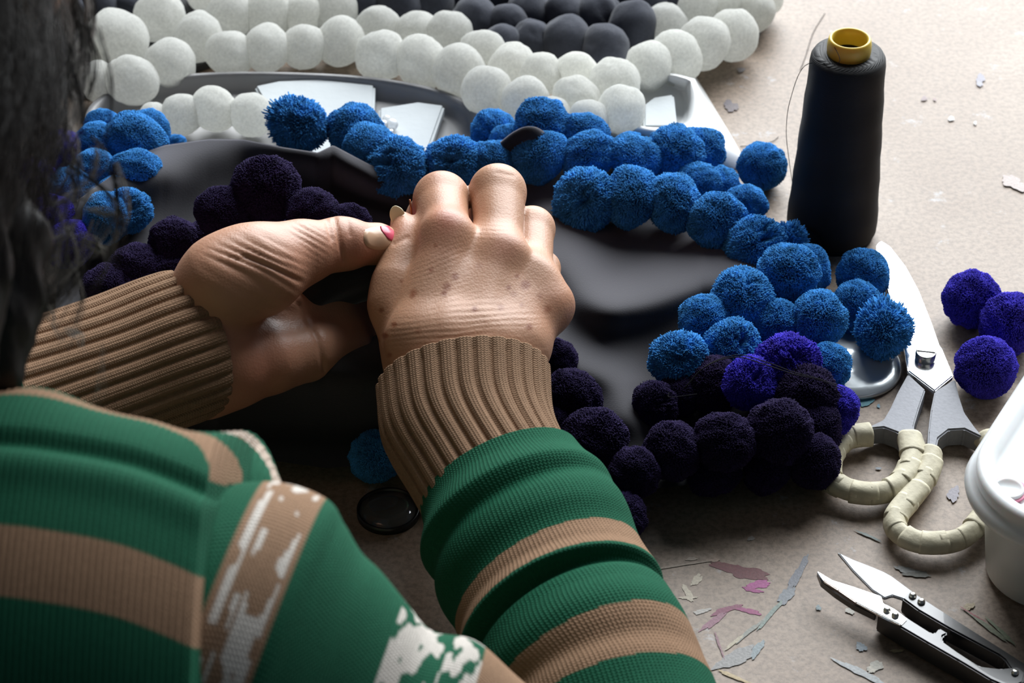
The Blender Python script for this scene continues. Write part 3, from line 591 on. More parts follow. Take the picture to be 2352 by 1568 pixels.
C = np.array([p+np.array([R*1.12*math.cos(t)*(1+.05*math.sin(2*t)), R*1.12*math.sin(t), .0006]) for t in np.linspace(0, 2*math.pi, n)])
mk('pen_ring', *sweep(C, .0007, .0003, 6, (0, 0, 1)), simple('pink_ink', (.75, .22, .35, 1), .5), tub)

# ------------------------------------------------------------------ person: signed-distance body, hands
def smin(a, b, k):
    h = np.maximum(k-np.abs(a-b), 0)/k; return np.minimum(a, b)-h*h*k*.25
def cap(P, a, b, ra, rb):
    a = np.asarray(a, np.float32); b = np.asarray(b, np.float32); d = b-a; q = P-a; t = np.clip((q@d)/max(float(d@d), 1e-9), 0, 1)
    q -= t[:, None]*d; return np.sqrt(np.einsum('ij,ij->i', q, q))-(ra+(rb-ra)*t)
def ell(P, c, r, Rm=None):
    q = P-np.asarray(c, np.float32)
    if Rm is not None: q = q@np.asarray(Rm, np.float32)
    r = np.asarray(r, np.float32); k0 = np.linalg.norm(q/r, axis=1); k1 = np.linalg.norm(q/(r*r), axis=1)+1e-9; return k0*(k0-1)/k1
def nets(fn, lo, hi, h):
    lo = np.asarray(lo); n = np.ceil((np.asarray(hi)-lo)/h).astype(int)+1
    ys, zs = np.meshgrid(lo[1]+h*np.arange(n[1]), lo[2]+h*np.arange(n[2]), indexing='ij'); Fv = np.empty(n, np.float32)
    step = max(1, int(400000/(n[1]*n[2])))
    for i in range(0, n[0], step):
        xs = lo[0]+h*np.arange(i, min(n[0], i+step)); P = np.empty((len(xs), n[1], n[2], 3), np.float32)
        P[..., 0] = xs[:, None, None]; P[..., 1] = ys; P[..., 2] = zs; Fv[i:i+len(xs)] = fn(P.reshape(-1, 3)).reshape(len(xs), n[1], n[2])
    s = Fv < 0; c = np.zeros(n-1, np.int8)
    offs = [(i, j, k) for i in (0, 1) for j in (0, 1) for k in (0, 1)]
    for i, j, k in offs: c += s[i:n[0]-1+i, j:n[1]-1+j, k:n[2]-1+k]
    I = np.argwhere((c > 0) & (c < 8)); idx = np.full(n-1, -1, np.int64); idx[tuple(I.T)] = np.arange(len(I))
    acc = np.zeros((len(I), 3)); cnt = np.zeros(len(I))
    for a in offs:
        for ax in range(3):
            if a[ax]: continue
            b = list(a); b[ax] = 1
            fa = Fv[tuple((I+a).T)]; fb = Fv[tuple((I+b).T)]; m = (fa < 0) != (fb < 0)
            t = np.where(m, fa/np.where(m, fa-fb, 1), 0); p = np.tile(np.array(a, float), (len(I), 1)); p[:, ax] += t
            acc[m] += p[m]; cnt[m] += 1
    V = lo+h*(I+acc/cnt[:, None]); Q = []
    for ax in range(3):
        o1, o2 = [(1, 2), (2, 0), (0, 1)][ax]
        sl0 = [slice(1, -1)]*3; sl1 = [slice(1, -1)]*3; sl0[ax] = slice(0, -1); sl1[ax] = slice(1, None)
        A, B = s[tuple(sl0)], s[tuple(sl1)]; E = np.argwhere(A != B); base_ = np.ones(3, int); base_[ax] = 0; fl_ = A[tuple(E.T)]; E = E+base_
        def cell(d1, d2):
            e = E.copy(); e[:, o1] -= d1; e[:, o2] -= d2; return idx[tuple(e.T)]
        q = np.stack([cell(1, 1), cell(0, 1), cell(0, 0), cell(1, 0)], 1); q[~fl_] = q[~fl_][:, ::-1]; Q.append(q)
    Q = np.vstack(Q); Q = Q[(Q >= 0).all(1)]
    return V, Q
def vnormals(V, Q):
    nn = np.cross(V[Q[:, 2]]-V[Q[:, 0]], V[Q[:, 3]]-V[Q[:, 1]]); N = np.zeros_like(V)
    for k in range(4): np.add.at(N, Q[:, k], nn)
    return N/(np.linalg.norm(N, axis=1)[:, None]+1e-12)
def J(x, y, d, r): return (Pd(x, y, d), r*d/FPX)
def chain(P, js, k=.002):
    out = None
    for (a, ra), (b, rb) in zip(js[:-1], js[1:]):
        v = cap(P, a, b, ra, rb); out = v if out is None else smin(out, v, k)
    return out

# right hand (back of the hand to the camera, fingers curled under, thumb on the left)
RH = dict(
 palm=[[J(985, 900, .892, 70), J(965, 780, .898, 74), J(1028, 545, .915, 54)], [J(1050, 900, .890, 74), J(1050, 790, .896, 76), J(1150, 590, .915, 53)],
       [J(1110, 900, .892, 72), J(1130, 790, .898, 74), J(1222, 645, .919, 50)], [J(1150, 900, .896, 66), J(1192, 800, .904, 66), J(1258, 702, .920, 46)]],
 fill=[[J(1000, 820, .915, 80), J(1060, 640, .935, 84)], [J(1120, 800, .918, 80), J(1190, 700, .938, 66)]],
 fore=[[J(1065, 980, .890, 118), J(1062, 860, .900, 112)], [J(1120, 1120, .874, 120), J(1065, 980, .890, 118)]],
 fing=[[J(1024, 540, .9175, 53), J(1014, 458, .946, 62), J(985, 500, .974, 50), J(955, 540, .962, 40)],
       [J(1148, 585, .9175, 52), J(1143, 442, .946, 63), J(1122, 520, .978, 50), J(1090, 580, .970, 42)],
       [J(1222, 640, .9210, 47), J(1222, 526, .950, 50), J(1195, 590, .976, 44), J(1150, 630, .968, 40)],
       [J(1256, 710, .924, 46), J(1248, 615, .948, 36), J(1225, 660, .968, 35), J(1190, 690, .962, 32)]],
 thumb=[J(950, 860, .905, 66), J(905, 700, .915, 50), J(912, 645, .918, 45), J(927, 590, .923, 37), J(938, 548, .928, 31), J(922, 510, .934, 25)])
knuck = [J(1268, 700, .916, 32)]
def f_right(P):
    pal = None
    for c in RH['palm']:
        v = chain(P, c, .006); pal = v if pal is None else smin(pal, v, .010)
    for c in RH['fill']+RH['fore']: pal = smin(pal, chain(P, c), .014)
    for p, r in knuck: pal = smin(pal, np.linalg.norm(P-p.astype(np.float32), axis=1)-r, .011)
    fg = None
    for c in RH['fing']:
        v = chain(P, c, .003); fg = v if fg is None else smin(fg, v, .0012)
    d = smin(pal, fg, .0085)
    return smin(d, chain(P, RH['thumb'], .008), .005)
# left hand (palm up, thumb along the top, fingers under the work)
LH = dict(
 fore=[[J(180, 850, .878, 92), J(330, 800, .891, 96), J(430, 742, .898, 100)], [J(200, 915, .880, 92), J(360, 862, .894, 94), J(475, 842, .903, 96)]],
 then=[[J(455, 692, .896, 84), J(510, 650, .893, 104), J(592, 628, .896, 100)]],
 thumb=[J(575, 610, .898, 90), J(690, 580, .908, 72), J(778, 560, .918, 57), J(800, 560, .919, 53), J(868, 560, .925, 43), J(892, 562, .928, 36)],
 hypo=[[J(470, 880, .905, 80), J(540, 850, .903, 84), J(620, 826, .909, 78), J(710, 806, .920, 68), J(800, 790, .936, 54)]],
 palm=[[J(470, 800, .915, 90), J(600, 770, .925, 92), J(740, 760, .938, 74)], [J(600, 700, .930, 80), J(745, 690, .945, 66)]],
 fing=[[J(745, 672, .948, 56), J(860, 660, .966, 48), J(930, 620, .962, 41), J(950, 580, .952, 36)],
       [J(755, 716, .944, 55), J(890, 722, .966, 48), J(980, 690, .972, 42), J(1010, 650, .966, 37)],
       [J(755, 760, .938, 53), J(880, 764, .956, 46), J(970, 745, .966, 40), J(1010, 715, .964, 36)],
       [J(740, 800, .934, 46), J(840, 805, .948, 39), J(910, 795, .958, 34), J(945, 775, .960, 30)]])
def f_left(P):
    d = None
    for c in LH['fore']: v = chain(P, c); d = v if d is None else smin(d, v, .03)
    for c in LH['palm']: d = smin(d, chain(P, c), .016)
    for c in LH['hypo']: d = smin(d, chain(P, c), .006)
    th = smin(chain(P, LH['then'][0], .004), chain(P, LH['thumb'], .004), .010)
    fg = None
    for c in LH['fing']:
        v = chain(P, c, .003); fg = v if fg is None else smin(fg, v, .0012)
    d = smin(d, fg, .006)
    return smin(d, th, .0035)
def bounds(js, m=.004):
    lo = np.min([p-r for p, r in js], axis=0)-m; hi = np.max([p+r for p, r in js], axis=0)+m; return lo, hi
flat = lambda D: [j for k, v in D.items() for c in (v if isinstance(v[0], list) else [v]) for j in c]
HV = .00075
V1, Q1 = nets(f_right, *bounds(flat(RH)+knuck), HV); V2, Q2 = nets(f_left, *bounds(flat(LH)), HV)
N1 = vnormals(V1, Q1); N2 = vnormals(V2, Q2)

def wave(x, y, d, reg, ang, lam, amp, sharp=2.0, jit=.5, seed=0):
    """groove set: ellipse region (cx,cy,rx,ry), lines running along ang degrees"""
    cx, cy, rx, ry = reg; a = math.radians(ang); u = (x-cx)*math.cos(a)+(y-cy)*math.sin(a); v = -(x-cx)*math.sin(a)+(y-cy)*math.cos(a)
    m = np.exp(-(((x-cx)/rx)**2+((y-cy)/ry)**2)**2*1.2)
    ph = jit*6.28*vnoise(np.stack([u*.008, v*.022], 1), 1, seed, 2)
    return -amp*m*(.5+.5*np.cos(2*math.pi*v/lam+ph))**sharp*(.55+.45*vnoise(np.stack([u*.02, v*.05], 1), 1, seed+4, 1))
def groove(x, y, pts, wd, amp):
    P = np.array(pts, float); best = np.full(len(x), 1e9)
    for a, b in zip(P[:-1], P[1:]):
        dd = b-a; t = np.clip(((x-a[0])*dd[0]+(y-a[1])*dd[1])/(dd@dd), 0, 1); best = np.minimum(best, np.hypot(x-a[0]-t*dd[0], y-a[1]-t*dd[1]))
    return -amp*np.exp(-(best/wd)**2)
x, y, d = proj(V1); face = np.clip((-(N1@VD)-.1)*2, 0, 1)
D1 = wave(x, y, d, (1080, 760, 200, 75), -4, 13, .00022, 1.5, .6, 1)+wave(x, y, d, (1010, 600, 90, 130), -20, 11, .00010, 1.5, .6, 2)+wave(x, y, d, (1000, 470, 60, 40), 10, 10, .00008, 1.5, .5, 3)
D1 += wave(x, y, d, (1130, 520, 70, 30), 2, 11, .00012, 1.5, .5, 4)+groove(x, y, [(905, 560), (935, 545)], 5, .0004)+groove(x, y, [(1140, 396), (1180, 404)], 4, .0002)
D1 += .0006*np.exp(-((x-np.interp(y, [540, 800], [1040, 1020]))/22)**2)*np.exp(-((y-640)/120)**2)+.0005*np.exp(-((x-np.interp(y, [570, 800], [1150, 1090]))/22)**2)*np.exp(-((y-680)/110)**2)
V1 = V1+N1*(D1*face)[:, None]
x2, y2, d2 = proj(V2); face2 = np.clip((-(N2@VD)-.05)*2, 0, 1)
D2 = wave(x2, y2, d2, (590, 630, 115, 105), 27, 24, .00075, 1.6, .5, 6)+wave(x2, y2, d2, (690, 560, 80, 55), 30, 13, .00030, 1.5, .5, 7)+wave(x2, y2, d2, (560, 600, 130, 110), 24, 10, .00012, 1.5, .6, 8)
D2 += groove(x2, y2, [(768, 500), (778, 540), (790, 600)], 5, .0008)+groove(x2, y2, [(750, 505), (762, 550)], 5, .0004)+groove(x2, y2, [(798, 505), (804, 540)], 4, .0004)
D2 += groove(x2, y2, [(560, 590), (620, 612), (690, 645)], 6, .0007)+groove(x2, y2, [(470, 790), (490, 860), (510, 930)], 8, .0006)+groove(x2, y2, [(690, 700), (730, 780), (745, 850)], 7, .0007)+groove(x2, y2, [(450, 760), (470, 800)], 8, .0004)
V2 = V2+N2*(D2*face2)[:, None]
# skin colour: warm base, redder knuckles and creases, freckles
def skin(V, x, y, reds, spots, base):
    c = np.tile(np.array(lin(*base))[:3], (len(V), 1)); nz = vnoise(V, 160, 5, 3); c *= (1+.07*nz)[:, None]
    for (a, b, r, k) in reds: m = k*np.exp(-(((x-a)**2+(y-b)**2)/r**2)); c = c*(1-m[:, None])+np.array(lin(170, 96, 76))[:3]*m[:, None]
    for (a, b, r, k) in spots: m = min(.9, k*1.45)*np.exp(-(((x-a)**2+(y-b)**2)/r**2)**2); c = c*(1-m[:, None])+np.array(lin(126, 64, 30))[:3]*m[:, None]
    return c
FRK = [(1045, 636, 9, .6), (1026, 660, 10, .55), (1020, 675, 7, .6), (990, 620, 6, .5), (950, 672, 9, .45), (946, 680, 6, .4), (1090, 710, 7, .75), (1168, 660, 6, .6), (1207, 654, 12, .6), (1188, 634, 6, .5), (1180, 675, 8, .3), (1216, 750, 8, .55), (1258, 710, 9, .4),
 (1150, 706, 8, .35), (876, 712, 6, .5), (905, 745, 7, .5), (884, 770, 8, .6), (866, 782, 7, .5), (895, 815, 6, .4), (922, 645, 5, .4), (1240, 680, 7, .3), (1198, 700, 5, .4), (960, 760, 6, .35), (1000, 565, 5, .4), (1100, 610, 9, .25)]
C1 = skin(V1, x, y, [(1030, 500, 34, .6), (1005, 540, 60, .25), (1160, 565, 40, .35), (1010, 400, 50, .2), (920, 520, 30, .25), (1290, 700, 60, .2)], FRK, (182, 137, 108))
C2 = skin(V2, x2, y2, [(810, 570, 60, .35), (850, 590, 40, .3), (610, 840, 70, .4), (540, 900, 80, .35), (700, 600, 60, .2), (500, 780, 50, .2)], [], (182, 135, 108))

# torso, arms, head: coarse field, joined to the hands inside the cuffs
HEAD = np.array([-.200, -.250, .345]); NK = np.array([-.235, -.345, .235])
def f_body(P):
    d = smin(cap(P, (-.25, -.37, .12), (-.25, -.38, -.22), .075, .09), cap(P, (-.36, -.37, .14), (-.16, -.37, .14), .05, .05), .06)
    d = smin(d, cap(P, NK, HEAD-[0, .02, .05], .052, .050), .03)
    h = ell(P, HEAD, (.074, .092, .098)); hd = smin(h, ell(P, HEAD+[-.002, .045, -.060], (.050, .050, .055)), .03)          # skull, jaw
    hd = smin(hd, cap(P, HEAD+[0, .092, .0], HEAD+[0, .112, -.032], .008, .013), .012)                                    # nose
    hd = smin(hd, cap(P, HEAD+[-.02, .090, -.068], HEAD+[.02, .090, -.068], .007, .007), .008)                             # lips
    for s in (-1, 1):
        hd = smin(hd, ell(P, HEAD+[s*.076, -.005, -.012], (.010, .018, .030)), .006)                                       # ears
        hd = np.maximum(hd, -(np.linalg.norm(P-(HEAD+[s*.032, .100, -.004]).astype(np.float32), axis=1)-.013))             # eye sockets
        hd = np.minimum(hd, np.linalg.norm(P-(HEAD+[s*.032, .080, -.004]).astype(np.float32), axis=1)-.0125)               # eyeballs
    d = smin(d, hd, .02)
    R1, R2, R3 = Pd(420, 1640, .64), Pd(1060, 1960, .70), Pd(1450, 1960, .764)
    for a, b, ra, rb_ in [((-.16, -.37, .14), R1, .05, .040), (R1, R2, .038, .022), (R2, R3, .022, .022), (R3, Pd(1120, 1120, .874), .022, .022)]: d = smin(d, cap(P, a, b, ra, rb_), .015)
    L1, L2 = np.array([-.405, -.33, .10]), Pd(-620, 1080, .79)
    for a, b, ra, rb_ in [((-.36, -.37, .14), L1, .045, .034), (L1, L2, .034, .028), (L2, Pd(180, 840, .885), .028, .022)]: d = smin(d, cap(P, a, b, ra, rb_), .015)
    return d
V3, Q3 = nets(f_body, (-.48, -.50, -.34), (.14, .02, .47), .006)
C3 = np.tile(np.array(lin(186, 138, 110))[:3], (len(V3), 1))
def m_skin():
    m, nt, b, N, L = nodes('skin'); at = N('ShaderNodeAttribute'); at.attribute_name = 'Col'; L(at.outputs['Color'], b.inputs['Base Color'])
    b.inputs['Roughness'].default_value = .47; b.inputs['Specular IOR Level'].default_value = .45
    b.inputs['Subsurface Weight'].default_value = .12; b.inputs['Subsurface Radius'].default_value = (1, .35, .2); b.inputs['Subsurface Scale'].default_value = .003
    tc = N('ShaderNodeTexCoord'); vo = N('ShaderNodeTexVoronoi'); vo.inputs['Scale'].default_value = 1100; L(tc.outputs['Object'], vo.inputs['Vector'])
    nz = N('ShaderNodeTexNoise'); nz.inputs['Scale'].default_value = 500; nz.inputs['Detail'].default_value = 4; L(tc.outputs['Object'], nz.inputs['Vector'])
    ad = N('ShaderNodeMath'); ad.operation = 'ADD'; L(vo.outputs['Distance'], ad.inputs[0]); L(nz.outputs['Fac'], ad.inputs[1])
    bp = N('ShaderNodeBump'); bp.inputs['Strength'].default_value = .22; bp.inputs['Distance'].default_value = .0003; L(ad.outputs[0], bp.inputs['Height']); L(bp.outputs[0], b.inputs['Normal'])
    return m
person = thing('person', 'person in a green and tan striped knit sweater sewing with both hands', 'person', (-.26, -.40, -.74))
Vb = np.vstack([V1, V2, V3]); Qb = np.vstack([Q1, Q2+len(V1), Q3+len(V1)+len(V2)])
body = mk('body', Vb, Qb, m_skin(), person, True, np.vstack([C1, C2, C3]), origin=(-.26, -.40, -.30))
# nails
M_NAIL = simple('fingernail', lin(206, 168, 138), .25, spec=.5)
def nail(pts, d, nrm, bulge, name, mat):
    """pts: outline pixels on depth d (a value or per point), domed along nrm"""
    P = np.array([Pd(a, b, d) for a, b in catmull(np.array(list(pts)+[pts[0]], float), 33)[:-1]]); c = P.mean(0); V = [P-nrm*.0006]; n = len(P)
    for s in (1.0, .85, .6, .3): V.append(c+(P-c)*s+nrm*bulge*(1-s*s))
    V = np.vstack(V+[c+nrm*bulge]); F = [tuple(f) for f in grid_faces(5, n)]+[(5*n, 4*n+j, 4*n+(j+1) % n) for j in range(n)]
    return mk(name, V, F, mat, body)
def on_skin(x, y, f, d0):
    d = d0*np.ones(len(x)); r = VD[None]+RT[None]*((x-1176)/FPX)[:, None]+UP[None]*((784-y)/FPX)[:, None]
    for _ in range(40): d = d+f((CAM+r*d[:, None]).astype(np.float32))*.9
    return CAM+r*d[:, None], r
def skin_nail(pts, f, d0, lift, dome, name, mat):
    E = catmull(np.array(list(pts)+[pts[0]], float), 33)[:-1]; c = E.mean(0); n = len(E); V = []
    for s_, h_ in ((1.0, -.0004), (.96, lift), (.7, lift+dome*.5), (.4, lift+dome*.85), (.1, lift+dome)):
        q = c+(E-c)*s_; P, r = on_skin(q[:, 0], q[:, 1], f, d0); V.append(P-r*h_)
    P, r = on_skin(c[:1], c[1:2], f, d0); V.append(P-r*(lift+dome)); V = np.vstack(V)
    F = [tuple(g) for g in grid_faces(5, n)]+[(5*n, 4*n+j, 4*n+(j+1) % n) for j in range(n)]
    return mk(name, V, F, mat, body)
skin_nail([(838, 526), (866, 519), (894, 520), (906, 528), (908, 548), (900, 568), (870, 575), (842, 566), (834, 545)], f_left, .89, .00015, .0002, 'fingernail', M_NAIL)
M_POL = simple('chipped_pink_polish', lin(205, 70, 96), .3)
skin_nail([(872, 519), (890, 518), (906, 524), (909, 540), (902, 554), (890, 548), (884, 540), (876, 530)], f_left, .89, .0004, .0002, 'nail_polish', M_POL)
nail([(901, 514), (895, 494), (898, 479), (908, 472), (922, 478), (927, 488), (914, 496)], .9295, np.array([-.5, .4, .7]), .0008, 'fingernail', simple('long_pale_nail', lin(220, 210, 172), .3))

# ------------------------------------------------------------------ sweater
def m_knit(name, ru, rv, strength, dist=.0007):
    m, nt, b, N, L = nodes(name); at = N('ShaderNodeAttribute'); at.attribute_name = 'Col'
    uv = N('ShaderNodeUVMap'); sp = N('ShaderNodeSeparateXYZ'); L(uv.outputs[0], sp.inputs[0])
    def M(op, a, bb=None):
        n = N('ShaderNodeMath'); n.operation = op
        for i, v in enumerate((a, bb)):
            if v is None: continue
            if isinstance(v, (int, float)): n.inputs[i].default_value = v
            else: L(v, n.inputs[i])
        return n.outputs[0]
    u = M('MULTIPLY', sp.outputs['X'], 1/ru); fr = M('ABSOLUTE', M('SUBTRACT', M('FRACT', u), .5)); v = M('MULTIPLY', sp.outputs['Y'], 1/rv)
    wale = M('POWER', M('ABSOLUTE', M('SINE', M('MULTIPLY', u, math.pi))), .7)
    st = M('SINE', M('MULTIPLY', M('ADD', v, M('MULTIPLY', fr, 1.2)), 2*math.pi))
    hgt = M('ADD', wale, M('MULTIPLY', st, .35))
    nz = N('ShaderNodeTexNoise'); tc = N('ShaderNodeTexCoord'); nz.inputs['Scale'].default_value = 1400; nz.inputs['Detail'].default_value = 3; L(tc.outputs['Object'], nz.inputs['Vector'])
    hgt = M('ADD', hgt, M('MULTIPLY', nz.outputs['Fac'], .8))
    bp = N('ShaderNodeBump'); bp.inputs['Strength'].default_value = strength; bp.inputs['Distance'].default_value = dist; L(hgt, bp.inputs['Height']); L(bp.outputs[0], b.inputs['Normal'])
    n2 = N('ShaderNodeTexNoise'); n2.inputs['Scale'].default_value = 700; L(tc.outputs['Object'], n2.inputs['Vector'])
    mx = N('ShaderNodeMixRGB'); mx.blend_type = 'MULTIPLY'; mx.inputs[0].default_value = .35; L(at.outputs['Color'], mx.inputs[1]); L(n2.outputs['Fac'], mx.inputs[2])
    L(mx.outputs[0], b.inputs['Base Color'])
    b.inputs['Roughness'].default_value = .9; b.inputs['Specular IOR Level'].default_value = .15; b.inputs['Sheen Weight'].default_value = .10; b.inputs['Sheen Roughness'].default_value = .6; L(at.outputs['Color'], b.inputs['Sheen Tint'])
    return m
M_KNIT = m_knit('sweater_knit', .0013, .0011, .55); M_RIB = m_knit('cuff_knit', .0011, .0010, .5); M_BODYK = m_knit('back_knit', .00082, .0014, .6, .0007)
GRN = np.array(lin(24, 92, 66))[:3]; TAN = np.array(lin(156, 124, 98))[:3]; CRM = np.array(lin(226, 218, 208))[:3]

def knit_tube(name, C, A, B, nth, radf, colf, mat, parent, side=None, thick=0):
    """C (n,3) centres; radf(S, TH) multiplies radius; colf(S, TH) colours; S = arc length"""
    n = len(C); s = np.concatenate([[0], np.cumsum(np.linalg.norm(np.diff(C, axis=0), axis=1))]); th = np.linspace(0, 2*math.pi, nth+1)
    T = np.gradient(C, axis=0); T /= np.linalg.norm(T, axis=1)[:, None]; Sd = np.cross(T, -VD); Sd /= np.linalg.norm(Sd, axis=1)[:, None]; U = np.cross(Sd, T)
    if side is not None: Sd = np.tile(side, (n, 1)); U = np.tile(-VD if thick == 0 else np.cross(side, (C[-1]-C[0])/np.linalg.norm(C[-1]-C[0])), (n, 1))
    SS, TT = np.meshgrid(s, th, indexing='ij'); R = radf(SS, TT)
    V = C[:, None]+Sd[:, None]*(A[:, None]*np.cos(TT)*R)[..., None]+U[:, None]*(B[:, None]*np.sin(TT)*R)[..., None]
    uv = np.stack([TT*np.mean(A+B)/2, SS], -1).reshape(-1, 2); cols = colf(SS, TT).reshape(-1, 3); F = grid_faces(n, nth+1, False); V = V.reshape(-1, 3)
    if thick:   # folded-in edge at the start of the tube
        k = nth+1; ring = C[0]+(V[:k]-C[0])*.90+T[0]*thick*.3; ring2 = C[2]+(V[2*k:3*k]-C[2])*.88+T[0]*.012
        V = np.vstack([ring2, ring, V]); cols = np.vstack([cols[:k], cols[:k], cols]); uv = np.vstack([uv[:k]-[0, .01], uv[:k]-[0, .002], uv]); F = grid_faces(n+2, k, False)
    return mk(name, V, F, mat, parent, True, cols, uv)

def path(rows, n):
    """rows: px, py, depth, half width px, thickness ratio"""
    R = catmull(np.array(rows, float), n); C = np.array([Pd(a, b, d) for a, b, d in R[:, :3]]); A = R[:, 3]*R[:, 2]/FPX; return C, A, A*R[:, 4]

# torso panel with shoulder ridge
NU_, NV_ = 640, 560
ridge_px = [(-2900, 1130), (-2500, 1060), (-1900, 1010), (-900, 1000), (-300, 985), (0, 985), (150, 1000), (300, 1030), (420, 1075), (500, 1110), (580, 1120), (650, 1125)]
rx = np.concatenate([np.linspace(-2900, -310, 90), np.linspace(-300, 650, 460)]); NU_ = len(rx); _d = catmull(np.array(ridge_px, float), 900)
ry = np.interp(rx, _d[:, 0], _d[:, 1]); ry = np.convolve(np.pad(ry, 8, mode='edge'), np.ones(17)/17, mode='valid')
RP = np.array([Pd(a, b, .60+.045*float(np.clip((a-470)/95, 0, 1))**1.3) for a, b in zip(rx, ry)])
vpar = np.linspace(-1, 1, NV_); vpar = np.sign(vpar)*np.abs(vpar)**1.7   # -1 back hem ... 0 ridge ... 1 front hem
V = np.zeros((NU_, NV_, 3)); cl = np.zeros((NU_, NV_, 3)); uv = np.zeros((NU_, NV_, 2))
for i in range(NU_):
    tend = np.clip(min(650-rx[i], rx[i]+2900)/240, 0, 1); sh = math.sqrt(max(0, 1-(1-tend)**2))      # rounds off at the shoulder tip
    tb = np.clip(min((520-rx[i])/25, (rx[i]+2900)/200), 0, 1); shb = math.sqrt(max(0, 1-(1-tb)**2))
    prev = None; arc = np.zeros(NV_); P = np.zeros((NV_, 3))
    for j, v in enumerate(vpar):
        if v <= 0:
            a = min(-v/.6, 1)*math.pi/2; dy = -.105*math.sin(a)*shb; dz = -.125*(1-math.cos(a))-(.32*max(0, (-v-.6)/.4))
        else:
            a = min(v/.5, 1)*math.pi/2; dy = .062*math.sin(a)*sh*(1+.42*math.exp(-((rx[i]-565)/75)**2)-.10*math.exp(-((rx[i]-400)/70)**2)); dz = -.115*(1-math.cos(a))*(.35+.65*sh)-(.30*max(0, (v-.5)/.5))
        P[j] = RP[i]+np.array([0, dy, dz])
    # seam piping and soft dents
    P[:, 2] += -.0022*np.exp(-((vpar+.015)/.012)**2)+.0016*np.exp(-((vpar+.045)/.02)**2)
    P[:, 2] += .004*np.sin(rx[i]/70+1.2)*np.exp(-((vpar-.22)/.12)**2)
    ds = np.linalg.norm(np.diff(P, axis=0), axis=1); arc = np.concatenate([[0], np.cumsum(ds)]); k0 = NV_//2; arc -= arc[k0]
    V[i] = P; uv[i, :, 0] = rx[i]*.6/FPX; uv[i, :, 1] = arc
    for j in range(NV_):
        s = arc[j]; c = GRN
        if s < 0:
            q = -s
            if .0317 < q < .0497 or .115 < q < .14 or .20 < q < .225 or .28 < q < .31: c = TAN
        else:
            t = math.hypot(s/.030, max(0, (rx[i]-330)/240.))
            if .62 < t < .93: c = TAN
            elif 1.22 < t < 1.5: c = TAN if (rx[i]+j*3) % 17 > 7 else CRM
            elif t > 2 and (t % 2) < .6: c = TAN
        cl[i, j] = c
Nt = np.cross(np.gradient(V, axis=1), np.gradient(V, axis=0)); Nt /= np.linalg.norm(Nt, axis=2)[..., None]+1e-12
if Nt[NU_//2, NV_//2, 2] < 0: Nt = -Nt
V = V+Nt*(np.where(rx < -290, 0, .00042)*np.abs(np.sin(math.pi*rx/15.0))**.8)[:, None, None]
sweater = mk('sweater', V.reshape(-1, 3), grid_faces(NU_, NV_, False), M_BODYK, person, True, cl.reshape(-1, 3), uv.reshape(-1, 2), origin=(-.26, -.40, -.30))

# right upper sleeve
SLV = [(290, 1575, .630, 440, .9), (332, 1576, .628, 478, .9), (445, 1575, .627, 500, .9), (587, 1601, .632, 482, .9), (640, 1632, .637, 455, .9), (690, 1668, .643, 424, .9), (740, 1690, .649, 400, .9), (818, 1762, .658, 382, .9), (870, 1800, .665, 372, .9), (960, 1846, .677, 396, .9), (1068, 1944, .697, 400, .9), (1250, 2060, .730, 390, .9), (1400, 2090, .752, 330, .9), (1480, 2080, .757, 200, .9)]
C, A, B = path(SLV, 300); qx = proj(C)[0]
s_of = np.concatenate([[0], np.cumsum(np.linalg.norm(np.diff(C, axis=0), axis=1))])
def band(s): return np.interp(s, s_of, qx)
def col_upper(SS, TT):
    q = band(SS); c = np.tile(GRN, SS.shape+(1,)).copy()
    P2 = np.stack([SS.ravel()*230, TT.ravel()*4], 1); n1 = vnoise(P2, 1.0, 21, 2).reshape(SS.shape); P3 = np.stack([SS.ravel()*600, TT.ravel()*11], 1); n2 = vnoise(P3, 1.0, 22, 2).reshape(SS.shape)
    lo, hi = 440, 588; t = (q-lo)/(hi-lo); b1 = (t > 0) & (t < 1); c[b1] = TAN
    st = b1 & (((t > .14) & (t < .27) & (n2 > -.6)) | ((t > .48) & (t < .92) & (n1+.6*n2 > .0)) | ((t > .35) & (t < .45) & (n2 > .35))); c[st] = CRM
    b2 = (q > 800) & (q < 985); c[b2 & (n1+.8*n2 > -.12)] = CRM*.92
    c[(q > 985) & (q < 1120)] = TAN; c[(q > 1290) & (q < 1400)] = TAN
    return c
def rad_upper(SS, TT): return 1+.006*np.sin(band(SS)/38+2*TT)
def join_mesh_parts(parts): pass
knit_tube('sleeve', C, A, B, 360, rad_upper, col_upper, M_KNIT, sweater, side=RT*.33+UP*.944)

# right forearm sleeve with pushed-up folds
C, A, B = path([(1148, 1098, .866, 196, .84), (1172, 1150, .860, 208, .86), (1205, 1220, .851, 236, .88), (1250, 1320, .838, 238, .9), (1292, 1410, .826, 240, .9), (1330, 1490, .814, 246, .9), (1376, 1590, .800, 258, .9), (1420, 1720, .785, 262, .9), (1470, 1880, .768, 270, .9), (1488, 2000, .758, 250, .9), (1498, 2085, .752, 170, .9), (1500, 2125, .750, 12, .9)], 420)
xs_, ys_, ds_ = proj(C); yf = ys_.copy(); sF = np.concatenate([[0], np.cumsum(np.linalg.norm(np.diff(C, axis=0), axis=1))])
def fy(SS): return np.interp(SS, sF, yf)
def fold(y, TT, y0, wl, wr, amp, slant=0, ph=1.57):
    yy_ = y0+slant*np.cos(TT); d_ = y-yy_; w_ = np.where(d_ < 0, wl, wr); return amp*np.exp(-(d_/w_)**2)*(.45+.55*np.cos(TT-ph))
